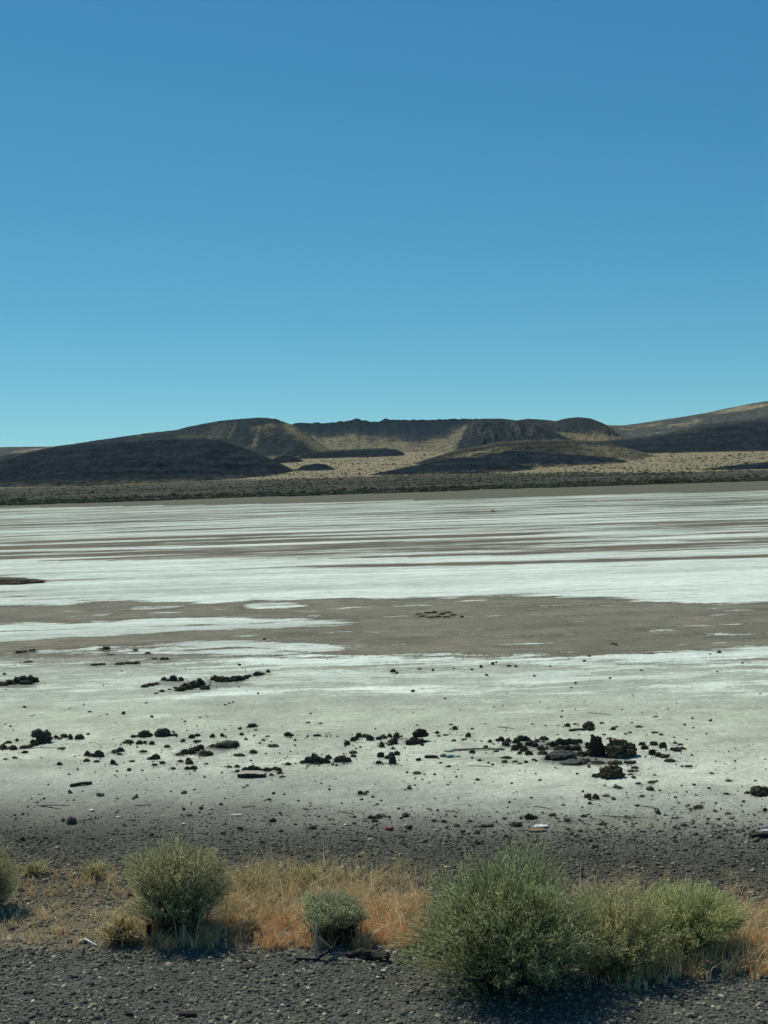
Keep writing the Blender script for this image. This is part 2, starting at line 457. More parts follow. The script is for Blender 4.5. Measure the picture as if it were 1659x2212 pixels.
heap(*E0, "low dark scabs on the streaked crust", "low dark scab of mud on the streaked crust above the ridges",
     [(560, 216, 50, 12), (605, 213, 50, 12), (715, 210, 60, 14), (765, 207, 60, 16), (810, 204, 50, 14), (985, 180, 60, 16), (925, 175, 40, 8), (635, 120, 46, 20), (110, 138, 34, 14), (145, 134, 30, 12), (190, 128, 36, 12), (885, 143, 32, 12), (815, 124, 26, 8),
      (165, 197, 50, 10), (660, 152, 36, 6), (740, 507, 22, 18), (535, 496, 26, 8), (145, 467, 20, 12), (1350, 455, 16, 8), (1375, 444, 14, 8), (1398, 438, 14, 8), (1548, 383, 14, 10), (1585, 58, 22, 10)])
heap(*G0, "tiny stones on the white crust at right", "tiny black stone on the white crust of the right half",
     [(38, 779, 20, 14), (56, 785, 14, 8), (212, 773, 12, 10), (152, 768, 20, 6), (420, 761, 14, 12), (470, 749, 14, 12), (485, 742, 10, 8), (540, 757, 20, 8), (570, 758, 16, 8), (380, 771, 14, 8), (888, 713, 16, 8), (866, 736, 14, 8), (990, 661, 14, 8), (1003, 665, 12, 8),
      (1450, 698, 18, 10), (1550, 745, 10, 8), (829, 831, 10, 8), (977, 807, 10, 8), (650, 799, 12, 8), (337, 544, 16, 8), (125, 865, 16, 10), (250, 531, 24, 8), (235, 543, 26, 8), (1112, 774, 10, 6), (1410, 703, 10, 6), (810, 850, 10, 6), (302, 766, 10, 5), (150, 532, 26, 6), (185, 527, 30, 7), (215, 525, 30, 8), (275, 526, 36, 7), (300, 535, 30, 7), (205, 545, 40, 6), (270, 545, 34, 7), (165, 541, 28, 6)])

BIG = [  # label, x, base y, width, height, style, mesh detail   (measured pixels)
    ("two-humped black boulder resting on top of the stacked left pair", 89, 1590, 42, 17, 3, 4),
    ("squat black boulder underneath the two-humped one at left", 92, 1607, 35, 20, 0, 4),
    ("round black boulder at the right end of the left trail", 171, 1597, 20, 11, 1, 4),
    ("lone smooth black boulder on pale soil left of the twig pair", 350, 1591, 36, 18, 1, 4),
    ("smaller dark boulder just left of the lone smooth black one", 311, 1592, 28, 15, 0, 4),
    ("flat grey slab leaning right of the lone smooth black boulder", 374, 1590, 20, 6, 1, 4),
    ("broad flaky reddish boulder on top of a low stack", 908, 1590, 34, 17, 2, 4),
    ("tallest pointed black boulder in the right rubble heap", 1292, 1634, 40, 44, 2, 5),
    ("widest black boulder right of the tallest pointed one", 1347, 1637, 78, 41, 0, 5),
    ("crusted flat-bottomed boulder alone in front of the rubble heap", 1325, 1683, 60, 28, 0, 5),
    ("low ribbed grey mud slab in front of the rubble heap", 1216, 1641, 64, 17, 1, 5),
    ("cracked flat grey slab under the ribbed mud slab", 1240, 1652, 62, 9, 1, 5),
    ("knobbly dark boulder with black bar at its foot behind the heap", 1272, 1573, 28, 14, 0, 4),
    ("ragged black lump cut by the right edge of the picture", 1648, 1719, 48, 20, 0, 4),
    ("round navy-black lump with a stick beside it on grey soil", 153, 1780, 22, 15, 1, 4),
    ("dark wedge of rock with a twig across its top", 543, 1571, 25, 8, 2, 4),
    ("dark bank of mud behind the bright hollow", 487, 1616, 58, 13, 1, 4),
    ("low brown gravelly mound cut by the left edge on white salt", 14, 1263, 150, 12, 1, 5),
]

# ------------------------------------------------------------------ terrain: one sheet to the horizon
_fy = [0, 1350, 1450, 1700, 2000, 2300, 2800, 3400, 4500, 8000, 30000]
_fe = [None, 0, 1.5, 12, 22, 34, 55, 77, 85, 88, 20]
_fz = [0.0, 0.0] + [e * y / F + 3 for e, y in zip(_fe[2:], _fy[2:])]
_fz[2] = 1.2
_fyd = np.linspace(0, 30000, 3001)
_fzd = np.interp(_fyd, _fy, _fz)
_k = np.hanning(31)
_fzs = np.convolve(np.pad(_fzd, 15, mode='edge'), _k / _k.sum(), 'valid')
_fzs = np.where(_fyd < 1150, 0, _fzs)

def fan(X, Y):
    r = np.sqrt(np.asarray(X, float) ** 2 * 0.25 + np.asarray(Y, float) ** 2)
    r = np.where(np.asarray(Y) < 0, 0, r)
    return np.interp(r, _fyd, _fzs)

FLAT_A, FLAT_R = [560, 900, 1250, 1500, 1700], [2250, 2250, 2030, 1840, 1800]     # where the scrub flat gives way to the tan fan

def poly_y(pts, x):
    p = np.array(pts, float)
    return np.interp(x, p[:, 0], p[:, 1])

def inpoly(x, y, top, bot):
    return (y > poly_y(top, x)), (y < poly_y(bot, x))

def band(x, y, top, bot, soft):
    """1 inside the strip between two measured curves, soft edges in pixels"""
    return sstep(-soft, soft, y - poly_y(top, x)) * sstep(-soft, soft, poly_y(bot, x) - y)

def blob(x, y, cx, cy, rx, ry):
    return 1 - sstep(0.55, 1.15, np.sqrt(((x - cx) / rx) ** 2 + ((y - cy) / ry) ** 2))

BROWN_TOP = [(-400, 1312), (0, 1311), (130, 1306), (210, 1300), (280, 1298), (420, 1303), (470, 1306), (540, 1300), (700, 1294),
             (830, 1296), (1000, 1289), (1100, 1288), (1300, 1296), (1450, 1304), (1560, 1306), (1659, 1302), (2100, 1290)]
BROWN_BOT = [(-400, 1412), (0, 1405), (200, 1392), (310, 1386), (735, 1410), (830, 1412), (900, 1411), (1000, 1408), (1100, 1413),
             (1300, 1410), (1500, 1400), (1659, 1390), (2100, 1370)]
TONGUE_A_T = [(-400, 1352), (0, 1350), (200, 1342), (400, 1334), (480, 1331), (560, 1337), (700, 1339), (775, 1345)]
TONGUE_A_B = [(-400, 1402), (0, 1388), (200, 1375), (400, 1364), (550, 1358), (640, 1356), (720, 1350), (775, 1345)]
TONGUE_B_T = [(280, 1394), (310, 1389), (400, 1385), (500, 1383), (600, 1387), (700, 1393), (745, 1402)]
TONGUE_B_B = [(280, 1394), (310, 1395), (400, 1397), (500, 1399), (600, 1403), (700, 1407), (745, 1403)]

def ground_fields(X, Y, Z):
    x, y = to_px(X, Y, Z)
    dn = y + SLOPE * (x - CX) - HZ               # pixels below the horizon
    wob = fbm(X * 0.08, Y * 0.25, 5, 0.6, 3) * 6
    yw = y + wob * np.clip((y - 1250) / 100, 0, 1)
    # --- soil colour along the strip from the road to the hills
    # the colour belongs to the place: belts parallel to the shore, in metres from the road
    ys = [1000, 1062, 1100, 1160, 1200, 1300, 1412, 1450, 1500, 1545, 1600, 1660, 1700, 1750, 1790, 1830, 1960, 2040, 2060, 2300]
    sc = [(104, 100, 82), (104, 100, 82), (118, 114, 98), (120, 112, 98), (128, 118, 102), (122, 114, 99), (128, 120, 104), (176, 180, 164),
          (186, 190, 174), (192, 196, 174), (186, 189, 170), (176, 178, 161), (154, 155, 142), (126, 126, 116), (100, 99, 90), (82, 80, 72),
          (114, 106, 86), (122, 112, 92), (90, 90, 83), (88, 88, 82)]
    shift = np.interp(x, [0, 500, 900, 1659], [12, 0, -14, -34]) * np.clip((y - 1560) / 100, 0, 1) * np.clip((2000 - y) / 100, 0, 1)
    sc = np.array([srgb(*c, K) for c in sc])
    sc = sc * np.interp(ys, [1412, 1440, 1700, 1790], [1.0, 1.34, 1.30, 1.0])[:, None]      # pale crust raised to offset the darkening speckle tones
    yy = yw + shift
    soil = np.stack([np.interp(yy, ys, sc[:, i]) for i in range(3)], -1)
    # brown mud flat
    mud = band(x, yw, BROWN_TOP, BROWN_BOT, 6)
    mudc = srgb(130, 124, 108, K)[None, :] * (1 + 0.30 * fbm(X * 0.25, Y * 0.8, 6, 0.6, 9))[:, None]
    soil = soil * (1 - mud[:, None]) + mudc * mud[:, None]
    soil *= (1 - 0.18 * blob(x, y, 1640, 1368, 190, 16))[:, None]
    # --- salt
    salt = np.zeros_like(x)
    shore = poly_y([(-600, 1115), (0, 1097), (464, 1090), (796, 1083), (1195, 1072), (1659, 1058), (2300, 1035)], x)
    farband = np.interp(dn, [18, 40, 78, 92, 105, 120, 138, 146, 152], [0.60, 0.52, 0.50, 0.44, 0.38, 0.34, 0.32, 0.42, 1.1])
    track_off = poly_y([(-400, 1213), (0, 1214), (400, 1210), (829, 1205), (1300, 1195), (1659, 1184), (2100, 1168)], x) - y
    wf = np.where(track_off > 0, np.minimum(farband, 0.75), 1.25)
    salt = np.where(y > shore, wf, -1.5)
    # brown pool edges inside the white, wavy dark line
    wl = poly_y([(-400, 1247), (0, 1243), (300, 1236), (600, 1226), (829, 1221), (1100, 1216), (1400, 1208), (1659, 1201), (2100, 1190)], x)
    salt -= 0.75 * np.exp(-((y - wl) / 3.5) ** 2) * sstep(350, 900, x)
    salt -= 0.6 * np.exp(-((y - wl - 14) / 2.5) ** 2)
    salt -= 0.55 * np.exp(-((y - wl) / 9.0) ** 2)
    salt -= 2.2 * blob(x, y, -20, 1256, 118, 9)
    tb = sstep(-10, 9, yw - poly_y(BROWN_TOP, x))
    salt = salt * (1 - tb) - 0.85 * tb
    lower = sstep(-8, 8, yw - poly_y(BROWN_BOT, x))
    low_salt = np.interp(y, [1385, 1425, 1460, 1510, 1560, 1640, 1720], [0.80, 0.60, 0.36, 0.18, 0.05, -0.10, -0.7])
    low_salt = low_salt - 0.35 * sstep(700, 200, x) * (1 - sstep(1440, 1480, y))
    salt = salt * (1 - lower) + low_salt * lower
    salt = np.maximum(salt, 1.5 * band(x, yw, TONGUE_A_T, TONGUE_A_B, 6) * (x < 775) - 0.3)
    salt = np.maximum(salt, 1.6 * band(x, yw, TONGUE_B_T, TONGUE_B_B, 5) * (x < 745) * (x > 280) - 0.3)
    salt += 1.3 * blob(x, yw, 596, 1309, 85, 8)
    salt += 0.5 * blob(x, yw, 290, 1313, 150, 7)
    for bx, by, rx, ry, k in ((470, 1490, 120, 12, .3), (640, 1630, 60, 8, .3), (1080, 1640, 60, 6, .3)):
        salt += k * blob(x, y, bx, by, rx, ry)
    wx, wy = x + 25 * fbm(X * 2, Y * 2, 4, 0.6, 71), y + 8 * fbm(X * 2.5, Y * 2, 4, 0.6, 72)
    for bx, by, rx, ry, k, cc in ((730, 1672, 80, 12, .75, (188, 192, 174)), (900, 1662, 130, 7, .6, (184, 187, 170)), (1335, 1785, 120, 10, .75, (146, 145, 126)),
                                  (1425, 1642, 95, 22, .7, (190, 194, 180)), (640, 1630, 60, 8, .5, (190, 192, 176))):
        b_ = (blob(wx, wy, bx, by, rx, ry) * k * (0.75 + 0.5 * fbm(X * 5, Y * 2, 4, 0.6, 73)))[:, None]
        soil = soil * (1 - b_) + srgb(*cc, K)[None] * b_
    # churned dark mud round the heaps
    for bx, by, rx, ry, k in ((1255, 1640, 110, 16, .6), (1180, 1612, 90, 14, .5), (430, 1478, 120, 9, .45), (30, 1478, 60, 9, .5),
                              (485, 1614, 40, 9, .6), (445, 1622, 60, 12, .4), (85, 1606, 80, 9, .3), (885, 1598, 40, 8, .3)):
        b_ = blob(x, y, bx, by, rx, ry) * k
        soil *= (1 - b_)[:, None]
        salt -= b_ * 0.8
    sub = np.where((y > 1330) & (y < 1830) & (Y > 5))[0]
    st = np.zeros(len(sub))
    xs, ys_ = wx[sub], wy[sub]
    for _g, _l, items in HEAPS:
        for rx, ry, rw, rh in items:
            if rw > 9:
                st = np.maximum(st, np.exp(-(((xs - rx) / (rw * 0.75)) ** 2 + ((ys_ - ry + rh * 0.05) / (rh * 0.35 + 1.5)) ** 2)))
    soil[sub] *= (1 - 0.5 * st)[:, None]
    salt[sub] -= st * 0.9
    streak = np.interp(y, [1190, 1225, 1300], [1.0, 0.30, 0.10]) * np.where(track_off < 0, 0.45, 1)
    streak = np.where(y > shore, streak, 0.1)
    rag = np.interp(y, [1180, 1240, 1300, 1420, 1460, 1520], [0.15, 0.5, 1.6, 1.6, 1.0, 0.45])
    # --- beyond the shore: beach, shrub flat, tan fan
    e = -dn
    flat = srgb(68, 65, 54, K)
    tan = srgb(144, 132, 102, K)
    beach = srgb(104, 100, 82, K)
    r = np.sqrt(X ** 2 * 0.25 + Y ** 2)
    far = np.where((r > 1345 + 150 * np.clip(fbm(X / 90, Y / 400, 5, 0.6, 88) + 0.2, 0, 2))[:, None], flat[None], beach[None])
    edge = np.interp(CX + F * X / np.maximum(Y, 1), FLAT_A, FLAT_R)
    ft = sstep(-70, 80, r - edge + 120 * fbm(X / 260, Y / 260, 4, 0.5, 5))
    far = far + (srgb(78, 74, 60, K)[None] - far) * (sstep(-420, -200, r - edge + 150 * fbm(X / 200, Y / 200, 4, 0.5, 6)) * (r > 1330))[:, None]
    far = far * (1 - ft[:, None]) + tan[None] * ft[:, None]
    lightpatch = sstep(0.25, 0.5, fbm(X / 160, Y / 60, 4, 0.55, 12)) * (r > 1330) * (r < 1800)
    far = far * (1 - 0.5 * lightpatch[:, None]) + beach[None] * 1.0 * 0.5 * lightpatch[:, None]
    isfar = ((y < shore) & (Y > 200)) | (r > 1330)
    soil = np.where(isfar[:, None], far, soil)
    salt = np.where(r > 1330, -2, salt)
    out = (Y < 4)                                  # behind and under the camera: road shoulder gravel
    soil = np.where(out[:, None], srgb(88, 88, 82, K)[None], soil)
    salt = np.where(out, -2, salt)
    fine = np.interp(y, [1400, 1560, 1750], [0.3, 0.6, 1.0])
    return soil, salt, streak, rag, fine

def build_ground():
    ang_in = np.radians(np.linspace(-30, 30, 760))
    ang_out = np.radians(np.linspace(30, 330, 120)[1:-1])
    ang = np.concatenate([ang_in, ang_out])
    py = np.arange(2300, HZ + 8, -1.6)
    r = 8847.0 / (py - HZ)
    r = np.concatenate([[0.8, 2.0, 3.5, 5.0, 6.2], r, np.geomspace(r[-1] * 1.02, 2600, 70), np.geomspace(2680, 16000, 36)])
    A, R_ = np.meshgrid(ang, r)
    X, Y = (np.sin(A) * R_).ravel(), (np.cos(A) * R_).ravel()
    Z = fan(X, Y)
    near = np.clip((60 - np.hypot(X, Y)) / 30, 0, 1)
    soil, salt, streak, rag, fine = ground_fields(X, Y, Z)
    Z = Z + near * (0.018 * fbm(X * 0.9, Y * 0.9, 4, 0.5, 21) + 0.008 * fbm(X * 6, Y * 6, 3, 0.5, 22))
    far = np.clip((np.hypot(X, Y) - 1350) / 400, 0, 1)
    Z = Z + far * 2.2 * fbm(X / 180, Y / 120, 5, 0.5, 30)
    nr, na = len(r), len(ang)
    i = np.arange(nr - 1)[:, None] * na
    j = np.arange(na)[None, :]
    jn = (j + 1) % na
    q = np.stack([i + j, i + jn, i + na + jn, i + na + j], -1).reshape(-1, 4)[:, ::-1]
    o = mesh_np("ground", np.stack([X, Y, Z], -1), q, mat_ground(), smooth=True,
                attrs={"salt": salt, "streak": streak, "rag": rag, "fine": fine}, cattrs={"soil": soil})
    tag(o, "white salt flat with brown mud belts and grey gravel shoulder", "ground", kind="structure")
    return o

# ------------------------------------------------------------------ hills
BAS = srgb(28, 39, 46, K)
BASB = srgb(44, 53, 57, K)
OLV = srgb(74, 74, 62, K)
TAN = srgb(138, 126, 98, K)
GRY = srgb(88, 90, 84, K)

M_HILL = None
def hill(label, sil, Yr, Wf, Wb, shape, colour, nx=340, nf=70, nb=14, rough=3.0, gully=6.0, gfreq=1 / 45.0, ledge=0.0, crag=0.0, seed=1):
    """sil: measured skyline of the ridge; Yr: its distance; Wf/Wb: width of the front and back slopes"""
    sx = np.array([p[0] for p in sil], float)
    pts = [at_depth(px, py, Yr) for px, py in sil]
    X_r = np.array([p.x for p in pts]); Z_r = np.array([p.z for p in pts])
    X = np.linspace(X_r[0], X_r[-1], nx)
    zr = np.interp(X, X_r, Z_r)
    k = np.array([1, 2, 3, 2, 1]) / 9.0
    zr = np.convolve(np.pad(zr, 2, mode='edge'), k, 'valid')
    zr = zr + crag * np.abs(fbm(X / 40, X * 0 + seed, 4, 0.6, seed)) + 0.35 * fbm(X / 14, X * 0, 3, 0.6, seed + 2) * min(rough, 3)
    base_r = fan(X, np.full_like(X, Yr))
    hgt = np.maximum(zr - base_r, 0.01)
    hmax = hgt.max()
    w = (hgt / hmax) ** 0.55
    tf = np.linspace(1, 0, nf + 1) ** 1.15
    tb = np.linspace(0, 1, nb + 1)[1:]
    T = np.concatenate([-tf, tb])
    XX, TT = np.meshgrid(X, T)
    zrg = np.broadcast_to(zr, XX.shape)
    wg = np.broadcast_to(w, XX.shape)
    W = np.where(TT < 0, Wf, Wb) * np.maximum(wg, 0.15)
    YY = Yr + TT * W
    XX = XX + 0.04 * Wf * fbm(XX / 300, YY / 300, 3, 0.5, seed + 5) * np.abs(TT)
    zb = fan(XX, YY) - 2.0
    u = np.abs(TT)
    a, b = shape
    p = (1 - u ** a) ** b
    Z = zb + (zrg - zb) * p
    env = np.clip(p * (1 - p) * 4, 0, 1) * np.clip(hgt / hmax, 0.05, 1)
    warp = 30 * fbm(XX / 160, YY / 160, 3, 0.5, seed + 7)
    g1 = 1 - np.abs(fbm((XX + warp) * gfreq, YY * gfreq * 0.22, 4, 0.55, seed + 11)) * 2
    Z = Z - gully * g1 * env
    Z = Z + rough * 1.6 * fbm(XX / 45, YY / 70, 6, 0.62, seed + 13) * np.clip(env + 0.12, 0, 1)
    if ledge:
        q = Z / ledge + 1.3 * fbm(XX / 260, YY / 200, 4, 0.55, seed + 15)
        fr = q - np.floor(q)
        Z = Z + ledge * 0.6 * sstep(-0.3, 0.3, fbm(XX / 130, YY / 300, 4, 0.6, seed + 17)) * (sstep(0.3, 0.75, fr) - fr) * np.clip(env * 1.4, 0, 1)
    hf = np.clip((Z - fan(XX, YY)) / np.maximum(zrg - fan(XX, YY), 1), 0, 1)
    px, py = to_px(XX.ravel(), YY.ravel(), Z.ravel())
    col = colour(XX.ravel(), YY.ravel(), Z.ravel(), hf.ravel(), g1.ravel(), seed, px, py)
    nr, nc = XX.shape
    i = np.arange(nr - 1)[:, None] * nc
    j = np.arange(nc - 1)[None, :]
    q = np.stack([i + j, i + j + 1, i + nc + j + 1, i + nc + j], -1).reshape(-1, 4)
    o = mesh_np("hill", np.stack([XX.ravel(), YY.ravel(), Z.ravel()], -1), q, M_HILL, smooth=True, cattrs={"tone": col})
    tag(o, label, "hill", kind="structure")
    return o

def blend(a, b, t):
    return a * (1 - t[:, None]) + b * t[:, None]

def col_basalt(tanfoot=0.18, tanamt=0.6, top=None):
    def f(X, Y, Z, hf, g, s, px, py):
        n = fbm(X / 150, Z / 9, 6, 0.65, s + 31) + 0.5 * fbm(X / 30, Z / 12, 4, 0.6, s + 32)
        c = blend(np.broadcast_to(BAS, (len(X), 3)), np.broadcast_to(BASB, (len(X), 3)), sstep(-0.25, 0.35, n))
        if top is not None:
            c = blend(c, np.broadcast_to(top, c.shape), sstep(0.72, 0.98, hf + 0.1 * n) * 0.7)
        n2 = fbm(X / 60, Y / 40, 5, 0.65, s + 37)
        t = sstep(tanfoot + 0.12, tanfoot - 0.05, hf + 0.16 * n2) * tanamt
        return blend(c, np.broadcast_to(TAN, c.shape), t * sstep(-0.3, 0.25, n2))
    return f

def col_scree(cliff, soft, grad=(0, 0)):
    """dark crags over a tan scree fan"""
    def f(X, Y, Z, hf, g, s, px, py):
        n = fbm(X / 70, Z / 22, 5, 0.62, s + 31)
        c = blend(np.broadcast_to(BAS, (len(X), 3)) * 1.6, np.broadcast_to(BASB, (len(X), 3)), sstep(0.95, 1.0, hf))
        lim = np.interp(px, [620, 680, 760, 840, 900, 960, 1010], [0.66, 0.52, 0.44, 0.36, 0.22, 0.34, 0.8])
        t = sstep(lim + soft, lim - soft, hf + 0.24 * n + 0.30 * np.exp(-((px - 905) / 55) ** 2) * 0 )
        sc = np.broadcast_to(srgb(124, 117, 94, K), c.shape)
        c = blend(c, np.broadcast_to(srgb(74, 76, 72, K), c.shape), sstep(lim + 0.3, lim, hf + 0.2 * n) * 0.8)
        return blend(c, sc, t)
    return f

def col_rim(X, Y, Z, hf, g, s, px, py):
    n = fbm(X / 120, Z / 40, 5, 0.6, s + 31)
    dk = srgb(48, 57, 60, K)
    n4 = fbm(X / 22, Z / 12, 4, 0.6, s + 77)
    c = blend(np.broadcast_to(dk, (len(X), 3)), np.broadcast_to(srgb(80, 80, 72, K), (len(X), 3)), sstep(-0.1, 0.5, n))
    # pale gully scars and the tan belt sweeping down to the right
    for ax, ay, bx, by, w, k in ((508, 918, 492, 950, 4, .55), (560, 928, 545, 972, 5, .65), (590, 920, 545, 925, 5, .35), (620, 922, 700, 972, 13, .85), (600, 918, 560, 930, 6, .4)):
        t = np.clip(((px - ax) * (bx - ax) + (py - ay) * (by - ay)) / ((bx - ax) ** 2 + (by - ay) ** 2), 0, 1)
        d = np.hypot(px - ax - t * (bx - ax), py - ay - t * (by - ay)) + 9 * n + 5 * n4
        c = blend(c, np.broadcast_to(TAN, c.shape), k * sstep(w * 1.3, 0, d))
    c = blend(c, np.broadcast_to(TAN * 0.9, c.shape), 0.7 * sstep(0.08, 0.0, hf + 0.05 * n))
    return c

def col_flank(X, Y, Z, hf, g, s, px, py):
    n = fbm(X / 25, Y / 160, 4, 0.6, s + 31)
    c = blend(np.broadcast_to(srgb(44, 53, 57, K), (len(X), 3)), np.broadcast_to(srgb(82, 78, 70, K), (len(X), 3)), sstep(0.0, 0.55, n))
    c = blend(c, np.broadcast_to(OLV, c.shape), 0.5 * sstep(0.85, 1.0, hf))
    t = sstep(6, -8, px - np.interp(py, [905, 925, 945, 968, 990], [1003, 1010, 998, 985, 975]) + 10 * n)
    return blend(c, np.broadcast_to(srgb(122, 116, 94, K), c.shape), t)

def col_pale(X, Y, Z, hf, g, s, px, py):
    n = fbm(X / 220, Y / 260, 5, 0.6, s + 31)
    c = np.broadcast_to(GRY * 0.9, (len(X), 3))
    c = blend(c, np.broadcast_to(srgb(150, 138, 112, K), c.shape), sstep(0.05, 0.4, n))
    return blend(c, np.broadcast_to(srgb(66, 66, 60, K), c.shape), 0.7 * sstep(0.0, 0.5, fbm(X / 300, Y / 180, 4, 0.6, s + 41)))

def col_bench(X, Y, Z, hf, g, s, px, py):
    n = fbm(X / 80, Y / 60, 5, 0.6, s + 31)
    n2 = fbm(X / 140, Y / 50, 5, 0.62, s + 33)
    c = blend(np.broadcast_to(srgb(44, 49, 50, K), (len(X), 3)), np.broadcast_to(srgb(82, 79, 65, K), (len(X), 3)), sstep(0.62, 0.9, hf + 0.12 * n))
    c = blend(c, np.broadcast_to(srgb(64, 64, 57, K), c.shape), sstep(0.82, 0.7, hf + 0.1 * n) * sstep(930, 1010, px + 30 * n2) * 0.8)
    slope = np.broadcast_to(srgb(126, 117, 92, K), c.shape)
    t = np.exp(-((px - 1035 + 25 * n) / 55) ** 2) * sstep(0.74, 0.62, hf + 0.1 * n) * sstep(-0.4, 0.1, n2)
    t = np.maximum(t, sstep(0.28, 0.1, hf + 0.2 * n) * sstep(930, 1010, px) * 0.85)
    t = np.maximum(t, 0.7 * sstep(1180, 1330, px + 60 * n2) * sstep(0.8, 0.6, hf + 0.2 * n))
    c = blend(c, slope, np.clip(t, 0, 1) * 0.9)
    ledge = np.exp(-((hf - 0.80 - 0.05 * n2) / 0.035) ** 2)
    return blend(c, np.broadcast_to(srgb(40, 44, 45, K), c.shape), 0.8 * ledge)

def col_dome(X, Y, Z, hf, g, s, px, py):
    n = fbm(X / 80, Y / 80, 5, 0.6, s + 31)
    c = blend(np.broadcast_to(srgb(48, 54, 55, K), (len(X), 3)), np.broadcast_to(srgb(70, 70, 62, K), (len(X), 3)), sstep(-0.1, 0.4, n))
    return blend(c, np.broadcast_to(TAN * 0.95, c.shape), sstep(0.52, 0.3, hf + 0.25 * n) * 0.85)

def build_hills():
    global M_HILL
    M_HILL = mat_hill()
    hill("low pale ridge far beyond the dark left hill", [(-900, 1010), (-500, 975), (0, 966), (60, 965), (115, 964.5), (220, 967), (330, 990)],
         5500, 900, 500, (1.4, 1.5), col_pale, rough=6, gully=8, gfreq=1 / 130, seed=101)
    hill("long pale grey ridge climbing out of the right edge", [(1120, 945), (1220, 925), (1290, 916), (1320, 918.5), (1345, 919), (1400, 911.5), (1470, 901),
         (1520, 893), (1570, 882), (1610, 874), (1659, 866), (1800, 846), (2000, 838), (2300, 880), (2700, 960)], 5200, 1100, 600, (1.3, 1.3),
         col_pale, nx=420, rough=7, gully=22, gfreq=1 / 140, seed=102)
    hill("crater back wall of black crags above tan scree", [(560, 960), (600, 935), (632, 918.5), (645, 914), (665, 915), (700, 914.5), (740, 911.5), (757, 909), (763, 906.5), (772, 905.5), (783, 908.5), (800, 911.5),
         (822, 911), (833, 906.5), (860, 907.5), (900, 908), (950, 906.5), (1000, 906), (1040, 905), (1090, 912), (1140, 930), (1200, 960)], 4300, 520, 400,
         (0.75, 1.15), col_scree(0.52, 0.07, (0.00055, 820)), nx=480, nf=110, rough=4, gully=3, gfreq=1 / 75, crag=10, seed=103)
    hill("rounded dark dome behind the crater flank", [(1060, 925), (1085, 914), (1110, 909), (1140, 904.5), (1170, 906), (1200, 909.5), (1212, 906.5), (1225, 903.5), (1250, 901), (1275, 904),
         (1295, 911), (1310, 919), (1325, 932), (1345, 950)], 4250, 420, 300, (1.5, 1.25), col_dome, rough=5, gully=14, gfreq=1 / 60, seed=104)
    hill("broad dark crater rim with pale gully scars", [(-700, 1040), (-300, 1005), (0, 985), (60, 977), (95, 969), (115, 964.5), (170, 957), (250, 945), (330, 934), (380, 929), (405, 922), (430, 917),
         (475, 909), (530, 904), (560, 902), (580, 903), (598, 905), (615, 912), (632, 917.5), (645, 923), (660, 935), (682, 951), (706, 968), (735, 988)], 3750, 400, 400,
         (1.35, 1.2), col_rim, nx=560, nf=110, rough=3.5, gully=12, gfreq=1 / 95, seed=105)
    hill("furrowed dark crater flank right of the scree bowl", [(880, 992), (925, 976), (955, 960), (980, 940), (1003, 921), (1018, 910), (1040, 904.5), (1080, 904), (1110, 907), (1125, 911), (1160, 918), (1190, 930),
         (1225, 945), (1260, 962)], 3700, 380, 300, (1.25, 1.15), col_flank, rough=3, gully=16, gfreq=1 / 42, seed=106)
    hill("low black lava tongue across the crater mouth", [(640, 990), (655, 983), (680, 977), (720, 973), (780, 970), (830, 968), (855, 970.5), (868, 976), (880, 986)], 3380, 85, 140,
         (2.6, 0.9), col_basalt(0.05, 0.3, OLV), nx=260, nf=30, rough=2, gully=2, gfreq=1 / 25, seed=107)
    hill("long dark slope under the pale right ridge", [(1240, 968), (1265, 960), (1290, 953.5), (1340, 948), (1400, 942), (1440, 935), (1475, 927), (1500, 919.5), (1530, 914.5), (1600, 908),
         (1659, 902), (1800, 893), (2000, 905), (2400, 990)], 3150, 340, 500, (1.5, 1.05), col_basalt(0.0, 0.3, GRY * 0.75), nx=420, rough=4, gully=4, gfreq=1 / 90, ledge=7, seed=108)
    hill("brown bench hill with tan grass patches", [(740, 1034), (800, 1024), (860, 1010), (900, 999), (950, 983), (990, 972), (1040, 962.5), (1060, 957), (1130, 951), (1200, 949.5), (1280, 954),
         (1340, 965), (1400, 983)], 2850, 340, 500, (2.0, 1.05), col_bench, nx=480, nf=110, rough=3, gully=8, gfreq=1 / 70, ledge=9, seed=109)
    hill("black rocky ridge in front of the brown bench", [(880, 1020), (930, 1009), (1000, 996), (1050, 985.5), (1078, 978), (1092, 974), (1130, 974.5), (1200, 979), (1260, 984), (1325, 989.5), (1350, 995), (1372, 1006)],
         2530, 125, 160, (1.7, 1.0), col_basalt(0.12, 0.9), nx=360, nf=50, rough=3, gully=5, gfreq=1 / 30, crag=2, seed=110)
    hill("long dark lava tail reaching left from the black rocky ridge", [(715, 1042), (760, 1033), (800, 1025), (850, 1014.5), (900, 1004.5), (950, 995), (985, 989), (1010, 988), (1040, 989), (1080, 994), (1120, 1003), (1165, 1015)],
         2320, 110, 160, (1.7, 1.0), col_basalt(0.10, 0.6), nx=320, nf=40, rough=2, gully=2, gfreq=1 / 40, crag=1, seed=115)
    hill("small black knob at the foot of the crater rim", [(585, 996), (597, 987), (612, 984), (632, 985), (648, 991), (658, 997)], 3150, 60, 60, (1.6, 1.0), col_basalt(0.05, 0.3), nx=80, nf=20, rough=1.5,
         gully=2, gfreq=1 / 20, seed=111)
    hill("low black lava hump between dark hill and tan valley", [(632, 1018), (655, 1006), (680, 1001), (705, 1003), (722, 1012)], 2650, 60, 60, (1.6, 1.0), col_basalt(0.1, 0.5), nx=80, nf=20, rough=1.5,
         gully=2, gfreq=1 / 20, seed=113)
